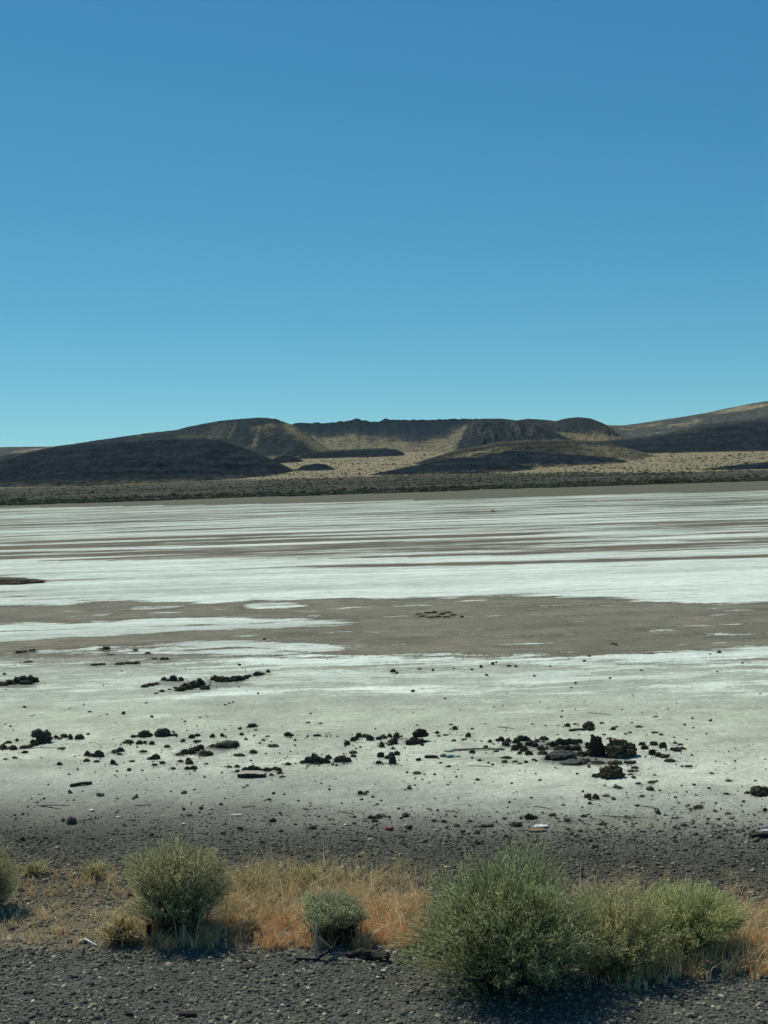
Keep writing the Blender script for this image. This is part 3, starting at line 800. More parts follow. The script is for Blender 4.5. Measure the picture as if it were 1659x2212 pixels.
    hill("big dark ledged hill in front at left", [(-1100, 1062), (-500, 1050), (-200, 1032), (-80, 1018), (0, 1002), (50, 985), (95, 971), (150, 963.5), (220, 957.5), (300, 952.5), (380, 949), (440, 949.5), (480, 951), (495, 957),
         (515, 964), (550, 976), (600, 998), (640, 1018), (690, 1036), (730, 1046)], 2620, 400, 420, (1.7, 1.05), col_basalt(0.04, 0.55), nx=640, nf=160, rough=3, gully=7, gfreq=1 / 80,
         ledge=13, seed=112)
    hill("low dark mound at the right end of the shrub flat", [(1380, 1030), (1420, 1025), (1480, 1018), (1540, 1010.5), (1590, 1004), (1659, 998), (1800, 990), (2000, 1004), (2200, 1020)], 1990, 130, 220,
         (1.6, 1.0), col_basalt(0.0, 0.2), nx=240, nf=40, rough=1.5, gully=1.5, gfreq=1 / 50, seed=114)

# ------------------------------------------------------------------ distant shrub cover (too many to count)
def build_far_scrub():
    def patch(n, rlo, rhi, xlo, xhi, size, cols, seed, dens=None, cut=True):
        Y = rng.uniform(rlo, rhi, n)
        xp = rng.uniform(xlo, xhi, n)
        X = (xp - CX) / F * Y
        if cut:
            k = (np.sqrt(X ** 2 * 0.25 + Y ** 2) < np.interp(xp, FLAT_A, FLAT_R) + 40)
            X, Y = X[k], Y[k]
            n = len(X)
        if dens is not None:
            keep = fbm(X / dens, Y / (dens * 0.6), 4, 0.55, seed) > rng.uniform(-0.55, 0.35, n)
            X, Y = X[keep], Y[keep]
        k = np.hypot(X, Y) > 1345 + 130 * np.clip(fbm(X / 90, Y / 400, 5, 0.6, 88) + 0.25, 0, 2)
        X, Y = X[k], Y[k]
        s = rng.lognormal(math.log(size), 0.45, len(X))
        c = np.array(cols)[rng.integers(0, len(cols), len(X))] * rng.uniform(0.6, 1.4, (len(X), 1))
        return X, Y, s, c
    sets = [patch(22000, 1340, 1950, -160, 1820, 0.72, [srgb(62, 61, 49, K), srgb(74, 70, 56, K), srgb(56, 56, 48, K)], 51, 120),
            patch(9000, 1900, 2400, -160, 1820, 0.7, [srgb(74, 70, 57, K), srgb(88, 82, 64, K)], 52),
            patch(7000, 1335, 1560, -160, 1820, 1.5, [srgb(58, 64, 46, K), srgb(66, 68, 50, K)], 53, 60),
            patch(12000, 1850, 3500, 560, 1820, 1.1, [srgb(104, 98, 74, K), srgb(124, 112, 84, K), srgb(86, 82, 64, K)], 55, None, False)]
    X, Y, S, C = [np.concatenate([q[i] for q in sets]) for i in range(4)]
    Z = fan(X, Y) + np.clip((np.hypot(X, Y) - 1350) / 400, 0, 1) * 2.2 * fbm(X / 180, Y / 120, 5, 0.5, 30)
    n = len(X)
    a = np.linspace(0, 2 * math.pi, 6)[:-1]
    ring = np.stack([np.cos(a), np.sin(a), 0 * a - 0.15], -1)
    ring2 = np.stack([np.cos(a + .6) * .8, np.sin(a + .6) * .8, 0 * a + 0.55], -1)
    proto = np.concatenate([ring, ring2, [[0, 0, 0.95]]])
    V = proto[None] * (S[:, None, None] * rng.uniform(0.6, 1.3, (n, 11, 1))) * np.array([1, 1, 0.75])
    V = V + np.stack([X, Y, Z], -1)[:, None, :]
    f = []
    for k in range(5):
        k2 = (k + 1) % 5
        f += [(k, k2, 5 + k), (k2, 5 + k2, 5 + k), (5 + k, 5 + k2, 10)]
    f = np.array(f)
    Fc = (f[None] + (np.arange(n) * 11)[:, None, None]).reshape(-1, 3)
    o = mesh_np("desert_scrub", V.reshape(-1, 3), Fc, mat_attr("far_scrub_leaf", "tone", 1.0, spec=0.0), cattrs={"tone": np.repeat(C, 11, 0)})
    tag(o, "dark olive scrub covering the flat below the hills", "scrub", kind="stuff")

# ------------------------------------------------------------------ stones
def ico(sub):
    bm = bmesh.new()
    bmesh.ops.create_icosphere(bm, subdivisions=sub, radius=1.0)
    bm.verts.ensure_lookup_table()
    v = np.array([x.co[:] for x in bm.verts])
    f = np.array([[q.index for q in p.verts] for p in bm.faces])
    bm.free()
    return v, f

def scatter_stones(name, label, cat, P, S, cols, flat=0.65):
    v0, f0 = ico(1)
    n = len(P)
    q = rng.normal(size=(n, 4)); q /= np.linalg.norm(q, axis=1)[:, None]
    w, x, y, z = q.T
    Rm = np.stack([np.stack([1 - 2 * (y * y + z * z), 2 * (x * y - z * w), 2 * (x * z + y * w)], -1),
                   np.stack([2 * (x * y + z * w), 1 - 2 * (x * x + z * z), 2 * (y * z - x * w)], -1),
                   np.stack([2 * (x * z - y * w), 2 * (y * z + x * w), 1 - 2 * (x * x + y * y)], -1)], 1)
    V = v0[None] * rng.uniform(0.72, 1.2, (n, len(v0), 1)) * rng.uniform(0.6, 1.25, (n, 1, 3))
    V = np.einsum('nij,nkj->nki', Rm, V)
    V = V * np.array([1, 1, flat]) * S[:, None, None]
    V[:, :, 2] += S[:, None] * 0.25
    V = V + P[:, None, :]
    Fc = (f0[None] + (np.arange(n) * len(v0))[:, None, None]).reshape(-1, 3)
    o = mesh_np(name, V.reshape(-1, 3), Fc, M_STONE, cattrs={"tone": np.repeat(cols, len(v0), 0)})
    tag(o, label, cat, kind="stuff")
    return o

def ground_z(X, Y):
    near = np.clip((60 - np.hypot(X, Y)) / 30, 0, 1)
    return near * (0.018 * fbm(X * 0.9, Y * 0.9, 4, 0.5, 21) + 0.008 * fbm(X * 6, Y * 6, 3, 0.5, 22))

def gz(p):
    return float(ground_z(np.array([p.x]), np.array([p.y]))[0])

def build_gravel():
    global M_STONE
    M_STONE = mat_attr("basalt_stone", "tone", 0.92, spec=0.2)
    n = 800000
    Y = rng.uniform(5.6, 13.2, n)
    X = rng.uniform(-1, 1, n) * (Y * 0.33 + 3.6)
    px, py = to_px(X, Y, 0 * X)
    dens = np.interp(py, [1740, 1790, 1830, 1900, 2400], [0.02, 0.25, 0.75, 0.95, 1.0])
    dens *= np.where((py > 1960) & (py < 2050), 0.45, 1.0)
    dens *= 0.75 + 0.5 * fbm(X * 1.2, Y * 1.2, 3, 0.5, 61)
    dens *= np.where(np.abs(X) > Y * 0.33 + 0.6, 0.55, 1.0)          # thinner past the frame
    k = rng.uniform(size=n) < dens * 0.62
    X, Y, px, py = X[k], Y[k], px[k], py[k]
    n = len(X)
    S = np.clip(rng.lognormal(math.log(0.0057), 0.55, n), 0.003, 0.028)
    base = 1.5 * np.array([1.02, 1.0, 0.92]) * np.array([srgb(86, 85, 78, K), srgb(104, 101, 90, K), srgb(66, 65, 61, K), srgb(128, 120, 103, K), srgb(168, 162, 142, K)])
    c = base[rng.choice(5, n, p=[.33, .27, .25, .11, .04])] * rng.uniform(0.7, 1.3, (n, 1))
    c[(py > 1785) & (py < 1940)] *= 0.74                              # the back of the shoulder is blacker basalt
    pale = (py > 1900) & (py < 2060) & (px < 330) & (rng.uniform(size=n) < 0.35)
    c[pale] = srgb(140, 130, 108, K) * rng.uniform(0.7, 1.2, (pale.sum(), 1))
    P = np.stack([X, Y, ground_z(X, Y)], -1)
    scatter_stones("gravel", "dark basalt gravel of the road shoulder", "gravel", P, S, c)
    # pebbles and crumbs over the crusted soil
    n = 9000
    d = rng.uniform(10.5, 27, n) ** 1.0
    xp = rng.uniform(-120, 1780, n)
    Y = d
    X = (xp - CX) / F * Y
    px, py = to_px(X, Y, 0 * X)
    dens = np.interp(py, [1400, 1480, 1540, 1590, 1640, 1720, 1760, 1800], [0.03, .08, 0.15, 0.6, 0.65, 0.6, .8, .9])
    dens *= np.clip(0.6 + 1.6 * fbm(X * 0.35, Y * 0.5, 4, 0.6, 65), 0.05, 1.4)
    k = rng.uniform(size=n) < dens
    X, Y = X[k], Y[k]
    n = len(X)
    S = np.clip(rng.lognormal(math.log(0.0085), 0.6, n), 0.004, 0.04)
    hx, hy, hs = [], [], []
    for _g, _l, items in HEAPS:
        for rx, ry, rw, rh in items:
            if rw > 7 and ry > 1420:
                q = gp(rx, ry)
                m = mpp(q)
                c_ = int(min(30, 5 + rw * 0.7))
                hx.append(q.x + rng.normal(0, 0.55 * rw * m + 0.02, c_))
                hy.append(q.y + 0.3 * rw * m + rng.normal(0, 0.6 * rw * m + 0.05, c_))
                hs.append(np.clip(rng.lognormal(math.log(0.10 * rh * m), 0.5, c_), 0.005, 0.06))
    X, Y, S = np.concatenate([X] + hx), np.concatenate([Y] + hy), np.concatenate([S] + hs)
    n = len(X)
    c = np.array([srgb(74, 71, 60, K), srgb(92, 88, 72, K), srgb(118, 110, 90, K)])[rng.integers(0, 3, n)] * rng.uniform(0.7, 1.2, (n, 1))
    scatter_stones("pebbles", "small dark pebbles and crumbs strewn over pale crusted soil", "pebbles", np.stack([X, Y, ground_z(X, Y)], -1), S, c, 0.8)

ROCK_PROTO = []
def rock_mesh(name, sub, seed, lump, ang, rgh):
    """a lumpy clod / angular block: unit size, sits on z = 0"""
    v, f = ico(sub)
    o = Vector((seed * 13.1, seed * 7.7, seed * 3.3))
    out = np.empty_like(v)
    for i, c in enumerate(v):
        p = Vector(c)
        d = 1.0 + 0.30 * mnoise.noise(p * 0.9 + o)
        if ang:
            cd = mnoise.voronoi(p * 1.15 + o)[0]
            d += ang * (cd[1] - cd[0] - 0.35)
        if lump:
            cd = mnoise.voronoi(p * 2.3 + o)[0]
            d -= lump * (cd[0] - 0.25)
        d += rgh * mnoise.fractal(p * 3.5 + o, 0.8, 2.0, 5)
        out[i] = np.array(c) * d
    out[:, 2] = np.where(out[:, 2] < -0.35, -0.35, out[:, 2])
    lo, hi = out.min(0), out.max(0)
    out = (out - (lo + hi) / 2) / (hi - lo)
    out[:, 2] += 0.5
    me = bpy.data.meshes.new(name)
    me.from_pydata(out.tolist(), [], f.tolist())
    me.polygons.foreach_set("use_smooth", np.zeros(len(f), bool))
    return me

def build_rocks():
    mats = [mat_plain("dark_clod", srgb(86, 77, 60, K), 0.95, 0.1, (0.6, 1.4), 3.0, (0.6, 0.05)),
            mat_plain("black_basalt", srgb(70, 66, 58, K), 0.9, 0.2, (0.7, 1.3), 4.0, (0.5, 0.04)),
            mat_plain("reddish_flake", srgb(66, 54, 48, K), 0.9, 0.15, (0.7, 1.3), 3.0, (0.5, 0.04), (1, 1, 5)),
            mat_plain("grey_mud", srgb(96, 95, 86, K), 0.95, 0.1, (0.7, 1.25), 3.0, (0.6, 0.05), (1, 1, 3)),
            mat_plain("brown_gravel_mound", srgb(86, 76, 62, K), 0.95, 0.1, (0.6, 1.4), 18.0, (0.8, 0.05))]
    protos = [rock_mesh("rock", 4, s, 0.55 if s % 2 else 0.3, 0.0 if s % 2 else 0.35, 0.10) for s in range(1, 11)]
    for p in protos:
        p.materials.append(mats[0])
    for p in protos[::2]:
        p.materials[0] = mats[1]
    srcs = []
    for p in protos:
        o = bpy.data.objects.new("rock", p)
        srcs.append(o)
    used = set()
    for group, label, items in HEAPS:
        for (x, y, w, h) in items:
            i = random.randrange(len(srcs))
            o = srcs[i] if i not in used else srcs[i].copy()
            used.add(i)
            COL.objects.link(o)
            p = gp(x, y)
            m = mpp(p)
            W, H = w * m, h * m
            D = W * random.uniform(0.7, 1.0)
            p = gp(x, y)
            o.location = (p.x, p.y + D * 0.35, gz(p) - 0.12 * H)
            o.scale = (W * 1.18, D * 1.1, H * 1.12)
            o.rotation_euler = (0, 0, random.uniform(-0.5, 0.5) + random.choice((0, math.pi)))
            tag(o, label, "rock", group)
    for label, x, y, w, h, st, sub in BIG:
        seed = 20 + BIG.index((label, x, y, w, h, st, sub))
        me = rock_mesh("boulder", sub, seed, (0.5, 0.28, 0.12, 0.15)[st], (0.0, 0.1, 0.5, 0.1)[st], (0.14, 0.10, 0.09, 0.08)[st])
        if st == 3:                                  # two humps with a saddle between
            for v in me.vertices:
                k = math.exp(-((v.co.x - 0.12) / 0.13) ** 2)
                v.co.z *= 1 - 0.38 * k
                v.co.y *= 1 - 0.3 * k
        mt = mats[1 if st == 3 else st]
        if "grey" in label:
            mt = mats[3]
        if "brown gravelly" in label:
            mt = mats[4]
        me.materials.append(mt)
        nm = "boulder"
        if "slab" in label:
            nm = "rock_slab"
        elif "mound" in label or "bank" in label:
            nm = "mud_mound"
        o = bpy.data.objects.new(nm, me)
        COL.objects.link(o)
        p = gp(x, y)
        z0 = gz(p)
        m = mpp(p)
        W, H = w * m, h * m
        D = W * 0.8
        yy = p.y + D * 0.35
        if "on top of the stacked" in label:
            q = gp(91, 1607)
            yy = q.y + 40 * mpp(q) * 0.8 * 0.4
            p = at_depth(x, y, yy)
            z0 = p.z
        if "on top of a low stack" in label:
            q = gp(908, 1604)
            yy = q.y + 0.12
            p = at_depth(x, y, yy)
            z0 = p.z
        o.location = (p.x, yy, z0 - 0.06 * H)
        o.scale = (W * 1.02, D, H * 1.06)
        if st != 1:
            o.rotation_euler = (0, 0, 0.2)
        tag(o, label, "mound" if nm == "mud_mound" else "boulder")

# ------------------------------------------------------------------ shrubs
def rand_unit(n):
    v = rng.normal(size=(n, 3))
    return v / np.linalg.norm(v, axis=1)[:, None]

def leaf_quads(P, D, L, Wd):
    """narrow diamond leaves: base point, direction, length, width"""
    n = len(P)
    side = np.cross(D, rand_unit(n))
    side /= np.linalg.norm(side, axis=1)[:, None] + 1e-9
    up = np.cross(side, D)
    mid = P + D * (L * 0.5)[:, None] + up * (L * rng.uniform(-0.08, 0.12, n))[:, None]
    V = np.stack([P, mid + side * (Wd / 2)[:, None], P + D * L[:, None], mid - side * (Wd / 2)[:, None]], 1).reshape(-1, 3)
    Q = (np.arange(n) * 4)[:, None] + np.array([0, 1, 2, 3])[None]
    return V, Q

def tubes(paths, rad, sides=4):
    """paths (n, k, 3), rad (n, k)"""
    n, k, _ = paths.shape
    t = np.gradient(paths, axis=1)
    t /= np.linalg.norm(t, axis=2)[..., None] + 1e-9
    ref = np.where(np.abs(t[..., 2:3]) > 0.9, np.array([1.0, 0, 0]), np.array([0, 0, 1.0]))
    a = np.cross(t, ref); a /= np.linalg.norm(a, axis=2)[..., None] + 1e-9
    b = np.cross(t, a)
    ang = np.linspace(0, 2 * math.pi, sides + 1)[:-1]
    V = paths[:, :, None, :] + rad[:, :, None, None] * (np.cos(ang)[None, None, :, None] * a[:, :, None, :] + np.sin(ang)[None, None, :, None] * b[:, :, None, :])
    base = (np.arange(n) * k * sides)[:, None, None]
    i = np.arange(k - 1)[None, :, None] * sides
    j = np.arange(sides)[None, None, :]
    jn = (j + 1) % sides
    Q = np.stack([base + i + j, base + i + jn, base + i + sides + jn, base + i + sides + j], -1).reshape(-1, 4)
    return V.reshape(-1, 3), Q

M_LEAF = M_TWIG = M_STRAW = None
def shrub(name, label, cat, x, y, w, h, shoots, per, tones, twig, leaf=(0.025, 0.0046), open_=0.20, lean=(0, 0), group=None, base_r=0.16, flat=1.0, low=0.42, stem_r=0.0022):
    """a desert shrub: a sheaf of thin shoots fanning from the root, narrow leaves on their outer halves"""
    p = gp(x, y)
    m = mpp(p)
    W, H = w * m, h * m * 1.0
    root = empty(name, (p.x, p.y, gz(p) - 0.01))
    tag(root, label, cat, group)
    d = rng.normal(size=(shoots, 3))
    d[:, 2] = np.abs(d[:, 2]) * 1.1 - 0.42
    d /= np.linalg.norm(d, axis=1)[:, None]
    az = np.arctan2(d[:, 1], d[:, 0])
    sd = rng.uniform(0, 100)
    lum = 1 + 0.36 * perlin(np.cos(az) * 1.3 + sd, d[:, 2] * 2.2 + np.sin(az) * 1.3) + 0.08 * perlin(np.cos(az) * 3.5 + sd + 7, d[:, 2] * 5 + np.sin(az) * 3.5)
    rr = rng.uniform(0, 1, shoots) ** open_ * lum
    tip = d * rr[:, None] * np.array([W / 2, W / 2 * flat, H * (1 - low)]) + np.array([lean[0] * W, lean[1] * W, H * low])
    tip[:, 2] = np.maximum(tip[:, 2], 0.02)
    bs = np.stack([rng.normal(0, base_r * W / 2, shoots), rng.normal(0, base_r * W / 2, shoots), np.zeros(shoots)], -1)
    ctrl = bs * 0.4 + tip * 0.6
    ctrl[:, :2] = bs[:, :2] + (tip[:, :2] - bs[:, :2]) * 0.32
    ctrl[:, 2] = tip[:, 2] * 0.62
    ctrl += rng.normal(0, 0.03 * W, ctrl.shape)
    k = 7
    t = np.linspace(0, 1, k)[None, :, None]
    path = (1 - t) ** 2 * bs[:, None] + 2 * t * (1 - t) * ctrl[:, None] + t ** 2 * tip[:, None]
    path[:, :, 2] = np.maximum(path[:, :, 2], 0.003)
    rad = np.linspace(1.25, 0.35, k)[None] * stem_r * rng.uniform(0.7, 1.6, shoots)[:, None]
    V, Q = tubes(path, rad, 3)
    tc = np.repeat(np.array(twig)[None] * rng.uniform(0.6, 1.3, (shoots, 1)), k * 3, 0)
    mesh_np("stems", V, Q, M_TWIG, root, cattrs={"tone": tc})
    n = shoots * per
    si = np.repeat(np.arange(shoots), per)
    tt = rng.uniform(0.30, 1.0, n) ** 0.75
    q = (1 - tt)[:, None] ** 2 * bs[si] + 2 * (tt * (1 - tt))[:, None] * ctrl[si] + tt[:, None] ** 2 * tip[si]
    tg = 2 * (1 - tt)[:, None] * (ctrl[si] - bs[si]) + 2 * tt[:, None] * (tip[si] - ctrl[si])
    tg /= np.linalg.norm(tg, axis=1)[:, None] + 1e-9
    D = tg + 0.75 * rand_unit(n) + np.array([0, 0, 0.25])
    D /= np.linalg.norm(D, axis=1)[:, None]
    q = q + rng.normal(0, 0.010, q.shape)
    q[:, 2] = np.maximum(q[:, 2], 0.01)
    L = leaf[0] * rng.uniform(0.6, 1.5, n)
    V, Q = leaf_quads(q, D, L, leaf[1] * rng.uniform(0.7, 1.4, n))
    tones = (0.62 * np.array(tones) + 0.38 * srgb(136, 134, 114, K)) * np.array([2.72, 2.62, 2.40])
    pick = tones[rng.integers(0, len(tones), n)]
    clump = perlin(q[:, 0] * 5 + sd, q[:, 2] * 5 + q[:, 1] * 4)
    pick = pick * (1 + 0.35 * clump)[:, None] * rng.uniform(0.7, 1.3, (n, 1))
    dead = (tt < 0.55) & (rng.uniform(size=n) < 0.5)           # old leaves low on the shoots are dry
    pick[dead] = np.array(twig) * rng.uniform(0.7, 1.3, (dead.sum(), 1))
    mesh_np("foliage", V, Q, M_LEAF, root, cattrs={"tone": np.repeat(pick, 4, 0)})
    return root

def build_shrubs():
    global M_LEAF, M_TWIG
    M_LEAF = mat_attr("sage_leaf", "tone", 0.8, spec=0.2, trans=0.38)
    M_TWIG = mat_attr("dry_twig", "tone", 0.9, spec=0.15)
    sage = [srgb(112, 116, 82, K), srgb(126, 124, 88, K), srgb(94, 98, 68, K), srgb(140, 132, 98, K)]
    green = [srgb(96, 112, 66, K), srgb(112, 124, 78, K), srgb(80, 94, 58, K), srgb(128, 132, 86, K)]
    lime = [srgb(122, 134, 80, K), srgb(138, 142, 90, K), srgb(104, 116, 66, K)]
    grey = [srgb(112, 122, 94, K), srgb(128, 132, 104, K), srgb(96, 104, 80, K)]
    drab = [srgb(128, 122, 84, K), srgb(112, 112, 76, K), srgb(142, 130, 92, K)]
    straw = [srgb(150, 134, 96, K), srgb(132, 116, 80, K), srgb(168, 152, 114, K)]
    tw = srgb(92, 82, 66, K)
    shrub("sagebrush", "grey-green sagebrush half cut by the left edge", "bush", -28, 1962, 135, 172, 420, 40, sage + drab, tw, group="desert bushes along the road shoulder")
    shrub("sagebrush", "tall rounded olive sagebrush behind the short pale stake", "bush", 386, 2012, 250, 212, 900, 40, sage, tw, group="desert bushes along the road shoulder", low=0.5)
    shrub("rabbitbrush", "largest green bush casting the dark shadow at bottom right", "bush", 1096, 2128, 430, 296, 1500, 40, green, tw, group="desert bushes along the road shoulder", low=0.40, leaf=(0.026, 0.0046))
    shrub("rabbitbrush", "thin yellowish bush between the largest bush and the lime one", "bush", 1332, 2096, 285, 200, 520, 40, drab + lime, srgb(120, 108, 82, K), group="desert bushes along the road shoulder")
    shrub("rabbitbrush", "low lime-green bush at right over brown dead twigs", "bush", 1486, 2058, 250, 150, 760, 40, lime, srgb(96, 72, 50, K), group="desert bushes along the road shoulder", low=0.55)
    shrub("rabbitbrush", "small pale green bush behind the leaning bleached stick", "bush", 718, 2030, 150, 106, 420, 40, grey, srgb(84, 66, 50, K), group="desert bushes along the road shoulder", low=0.62, base_r=0.3)
    shrub("dry_tussock", "small straw-brown tussock left of the tall rounded sagebrush", "tussock", 260, 2038, 105, 74, 260, 8, straw, srgb(120, 96, 60, K), leaf=(0.04, 0.004), low=0.35)
    shrub("weed", "yellow-green weed on the gravel behind the small pale bush", "weed", 660, 1912, 110, 50, 160, 16, drab + [srgb(128, 118, 56, K)], srgb(130, 108, 70, K), open_=0.5)
    shrub("weed", "straw-coloured weed right beside the tall rounded sagebrush", "weed", 545, 1930, 110, 70, 170, 14, straw + drab, srgb(140, 118, 78, K), open_=0.5)
    shrub("weed", "faint olive weed on gravel near the left edge bush", "weed", 75, 1890, 80, 36, 90, 14, drab, srgb(110, 94, 66, K), open_=0.5)
    shrub("weed", "faint olive weed on gravel between left edge and tall sagebrush", "weed", 205, 1892, 90, 40, 100, 14, drab, srgb(110, 94, 66, K), open_=0.5)
    shrub("weed", "small brown dead weed left of the leaning bleached stick", "weed", 545, 2022, 40, 42, 110, 14, [srgb(84, 68, 44, K), srgb(104, 84, 54, K)], srgb(80, 62, 44, K), open_=0.5)
    shrub("far_bush", "tiny lone bush far out on the white salt", "bush", 1065, 1106, 15, 4, 90, 16, drab, tw, leaf=(0.10, 0.05), stem_r=0.01)

# ------------------------------------------------------------------ dry grass
def build_grass():
    global M_STRAW
    M_STRAW = mat_attr("dry_straw", "tone", 0.85, spec=0.2, trans=0.25)
    straw = np.array([srgb(206, 186, 146, K), srgb(186, 164, 122, K), srgb(164, 144, 104, K)])
    orange = np.array([srgb(190, 136, 88, K), srgb(174, 118, 74, K), srgb(198, 154, 106, K)])
    olive = np.array([srgb(146, 138, 92, K), srgb(130, 122, 80, K), srgb(168, 150, 106, K)])
    #        x0   x1   y0    y1    n     height  palette mix (straw, orange, olive)
    zones = [(300, 920, 1990, 2052, 8000, 0.12, (.36, .58, .06)),
             (470, 930, 1925, 2000, 6500, 0.17, (.62, .12, .26)),
             (470, 930, 1875, 1935, 2600, 0.17, (.50, .10, .40)),
             (760, 930, 1940, 2040, 3200, 0.15, (.52, .40, .08)),
             (1360, 1720, 2030, 2118, 6500, 0.15, (.60, .36, .04)),
             (1540, 1720, 1960, 2040, 2200, 0.15, (.75, .20, .05)),
             (1230, 1480, 1920, 1985, 1500, 0.18, (.70, .10, .20)),
             (20, 320, 1880, 1940, 1200, 0.09, (.45, .25, .30)),
             (-40, 320, 1950, 2044, 2000, 0.08, (.80, .10, .10)),
             (1400, 1720, 1890, 1960, 500, 0.09, (.6, .2, .2)),
             (900, 1400, 2060, 2110, 500, 0.10, (.6, .2, .2)),
             (1250, 1440, 2080, 2140, 700, 0.10, (.7, .1, .2)),
             (1720, 2500, 1960, 2120, 5000, 0.14, (.60, .32, .08)),
             (-800, -40, 1900, 2044, 4000, 0.11, (.65, .20, .15))]
    PX, PY, Hh, C = [], [], [], []
    for x0, x1, y0, y1, n, h, mix in zones:
        px = rng.uniform(x0, x1, n); py = rng.uniform(y0, y1, n)
        edge = np.minimum(np.minimum(px - x0, x1 - px) / 50, np.minimum(py - y0, y1 - py) / 14)
        nz = fbm(px / 45, py / 22, 4, 0.6, int(x0 + y0))
        k = (np.clip(edge, 0, 1) * 0.4 + nz * 2.2) > rng.uniform(0.0, 1.1, n)
        px, py, nz = px[k], py[k], nz[k]
        pal = rng.choice(3, len(px), p=mix)
        c = np.stack([straw, orange, olive])[pal, rng.integers(0, 3, len(px))] * rng.uniform(0.65, 1.25, (len(px), 1))
        PX.append(px); PY.append(py); C.append(c)
        Hh.append(0.52 * h * rng.lognormal(0, 0.5, len(px)) * (1 + 0.8 * nz))
    px, py, Hh, C = map(np.concatenate, (PX, PY, Hh, C))
    G = np.array([gp(a, b)[:] for a, b in zip(px, py)])
    G[:, 2] = ground_z(G[:, 0], G[:, 1])
    # each root carries three blades
    rep = 3
    G = np.repeat(G, rep, 0) + np.concatenate([rng.normal(0, 0.012, (len(G) * rep, 2)), np.zeros((len(G) * rep, 1))], 1)
    Hh = np.repeat(Hh, rep) * rng.uniform(0.5, 1.2, len(G))
    C = np.repeat(0.80 * C + 0.20 * srgb(176, 164, 134, K), rep, 0) * 1.8 * rng.uniform(0.8, 1.2, (len(G), 1))
    n = len(G)
    az = rng.uniform(0, 2 * math.pi, n)
    lean = rng.uniform(0.1, 1.1, n)
    dirh = np.stack([np.cos(az), np.sin(az), 0 * az], -1)
    side = np.stack([-np.sin(az + 0.9), np.cos(az + 0.9), 0 * az], -1)
    wd = rng.uniform(0.0012, 0.0032, n)
    V = []
    for t, wk in ((0, 1.0), (0.45, 0.8), (0.8, 0.5)):
        c = G + dirh * (Hh * lean * t * t)[:, None] + np.array([0, 0, 1]) * (Hh * (t - 0.35 * lean * t * t))[:, None]
        V += [c - side * (wd * wk)[:, None], c + side * (wd * wk)[:, None]]
    t = 1.0
    V.append(G + dirh * (Hh * lean)[:, None] + np.array([0, 0, 1]) * (Hh * (1 - 0.42 * lean))[:, None])
    V = np.stack(V, 1).reshape(-1, 3)
    f = np.array([(0, 1, 3), (0, 3, 2), (2, 3, 5), (2, 5, 4), (4, 5, 6)])
    Fc = (f[None] + (np.arange(n) * 7)[:, None, None]).reshape(-1, 3)
    o = mesh_np("dry_grass", V, Fc, M_STRAW, cattrs={"tone": np.repeat(C, 7, 0)})
    tag(o, "orange and straw dry grass between the roadside bushes", "grass", kind="stuff")

# ------------------------------------------------------------------ sticks, boards, litter
def stick(name, label, cat, pts, r0, r1, mat, group=None, sides=7, wob=0.25, forks=()):
    """a dead branch through world points, tapering r0 -> r1, with optional side twigs"""
    def tube(bm, pts, r0, r1):
        P = [Vector(p) for p in pts]
        seg = []
        for a, b in zip(P[:-1], P[1:]):
            for q in range(4):
                seg.append(a.lerp(b, q / 4))
        seg.append(P[-1])
        L = sum((b - a).length for a, b in zip(seg[:-1], seg[1:]))
        rings = []
        for i, c in enumerate(seg):
            t = i / (len(seg) - 1)
            tg = (seg[min(i + 1, len(seg) - 1)] - seg[max(i - 1, 0)]).normalized()
            a = tg.orthogonal().normalized()
            b = tg.cross(a)
            r = r0 + (r1 - r0) * t
            c = c + (a * random.uniform(-1, 1) + b * random.uniform(-1, 1)) * r * wob * (0 < i < len(seg) - 1)
            rings.append([bm.verts.new(c + (a * math.cos(2 * math.pi * k / sides) + b * math.sin(2 * math.pi * k / sides)) * r * random.uniform(0.85, 1.15)) for k in range(sides)])
        for ra, rb in zip(rings[:-1], rings[1:]):
            for k in range(sides):
                bm.faces.new((ra[k], ra[(k + 1) % sides], rb[(k + 1) % sides], rb[k]))
        bm.faces.new(rings[0][::-1])
        bm.faces.new(rings[-1])
    bm = bmesh.new()
    tube(bm, pts, r0, r1)
    o = bm_obj(name, bm, mat, smooth=True)
    for f in forks:
        bm = bmesh.new()
        tube(bm, f, r1 * 1.1, r1 * 0.5)
        bm_obj("twig", bm, mat, o, smooth=True)
    tag(o, label, cat, group)
    return o

def up_at(x, y, base, z=None):
    """point over the pixel (x, y) standing at the same depth as base"""
    return at_depth(x, y, base.y)

def lying(x0, y0, x1, y1, r):
    a, b = gp(x0, y0), gp(x1, y1)
    a.z = gz(a) + r * 0.7
    b.z = gz(b) + r * 0.7
    m = (a + b) / 2
    m.z = gz(m) + r * 1.1
    m.y += random.uniform(-0.02, 0.02)
    return [a, m, b]

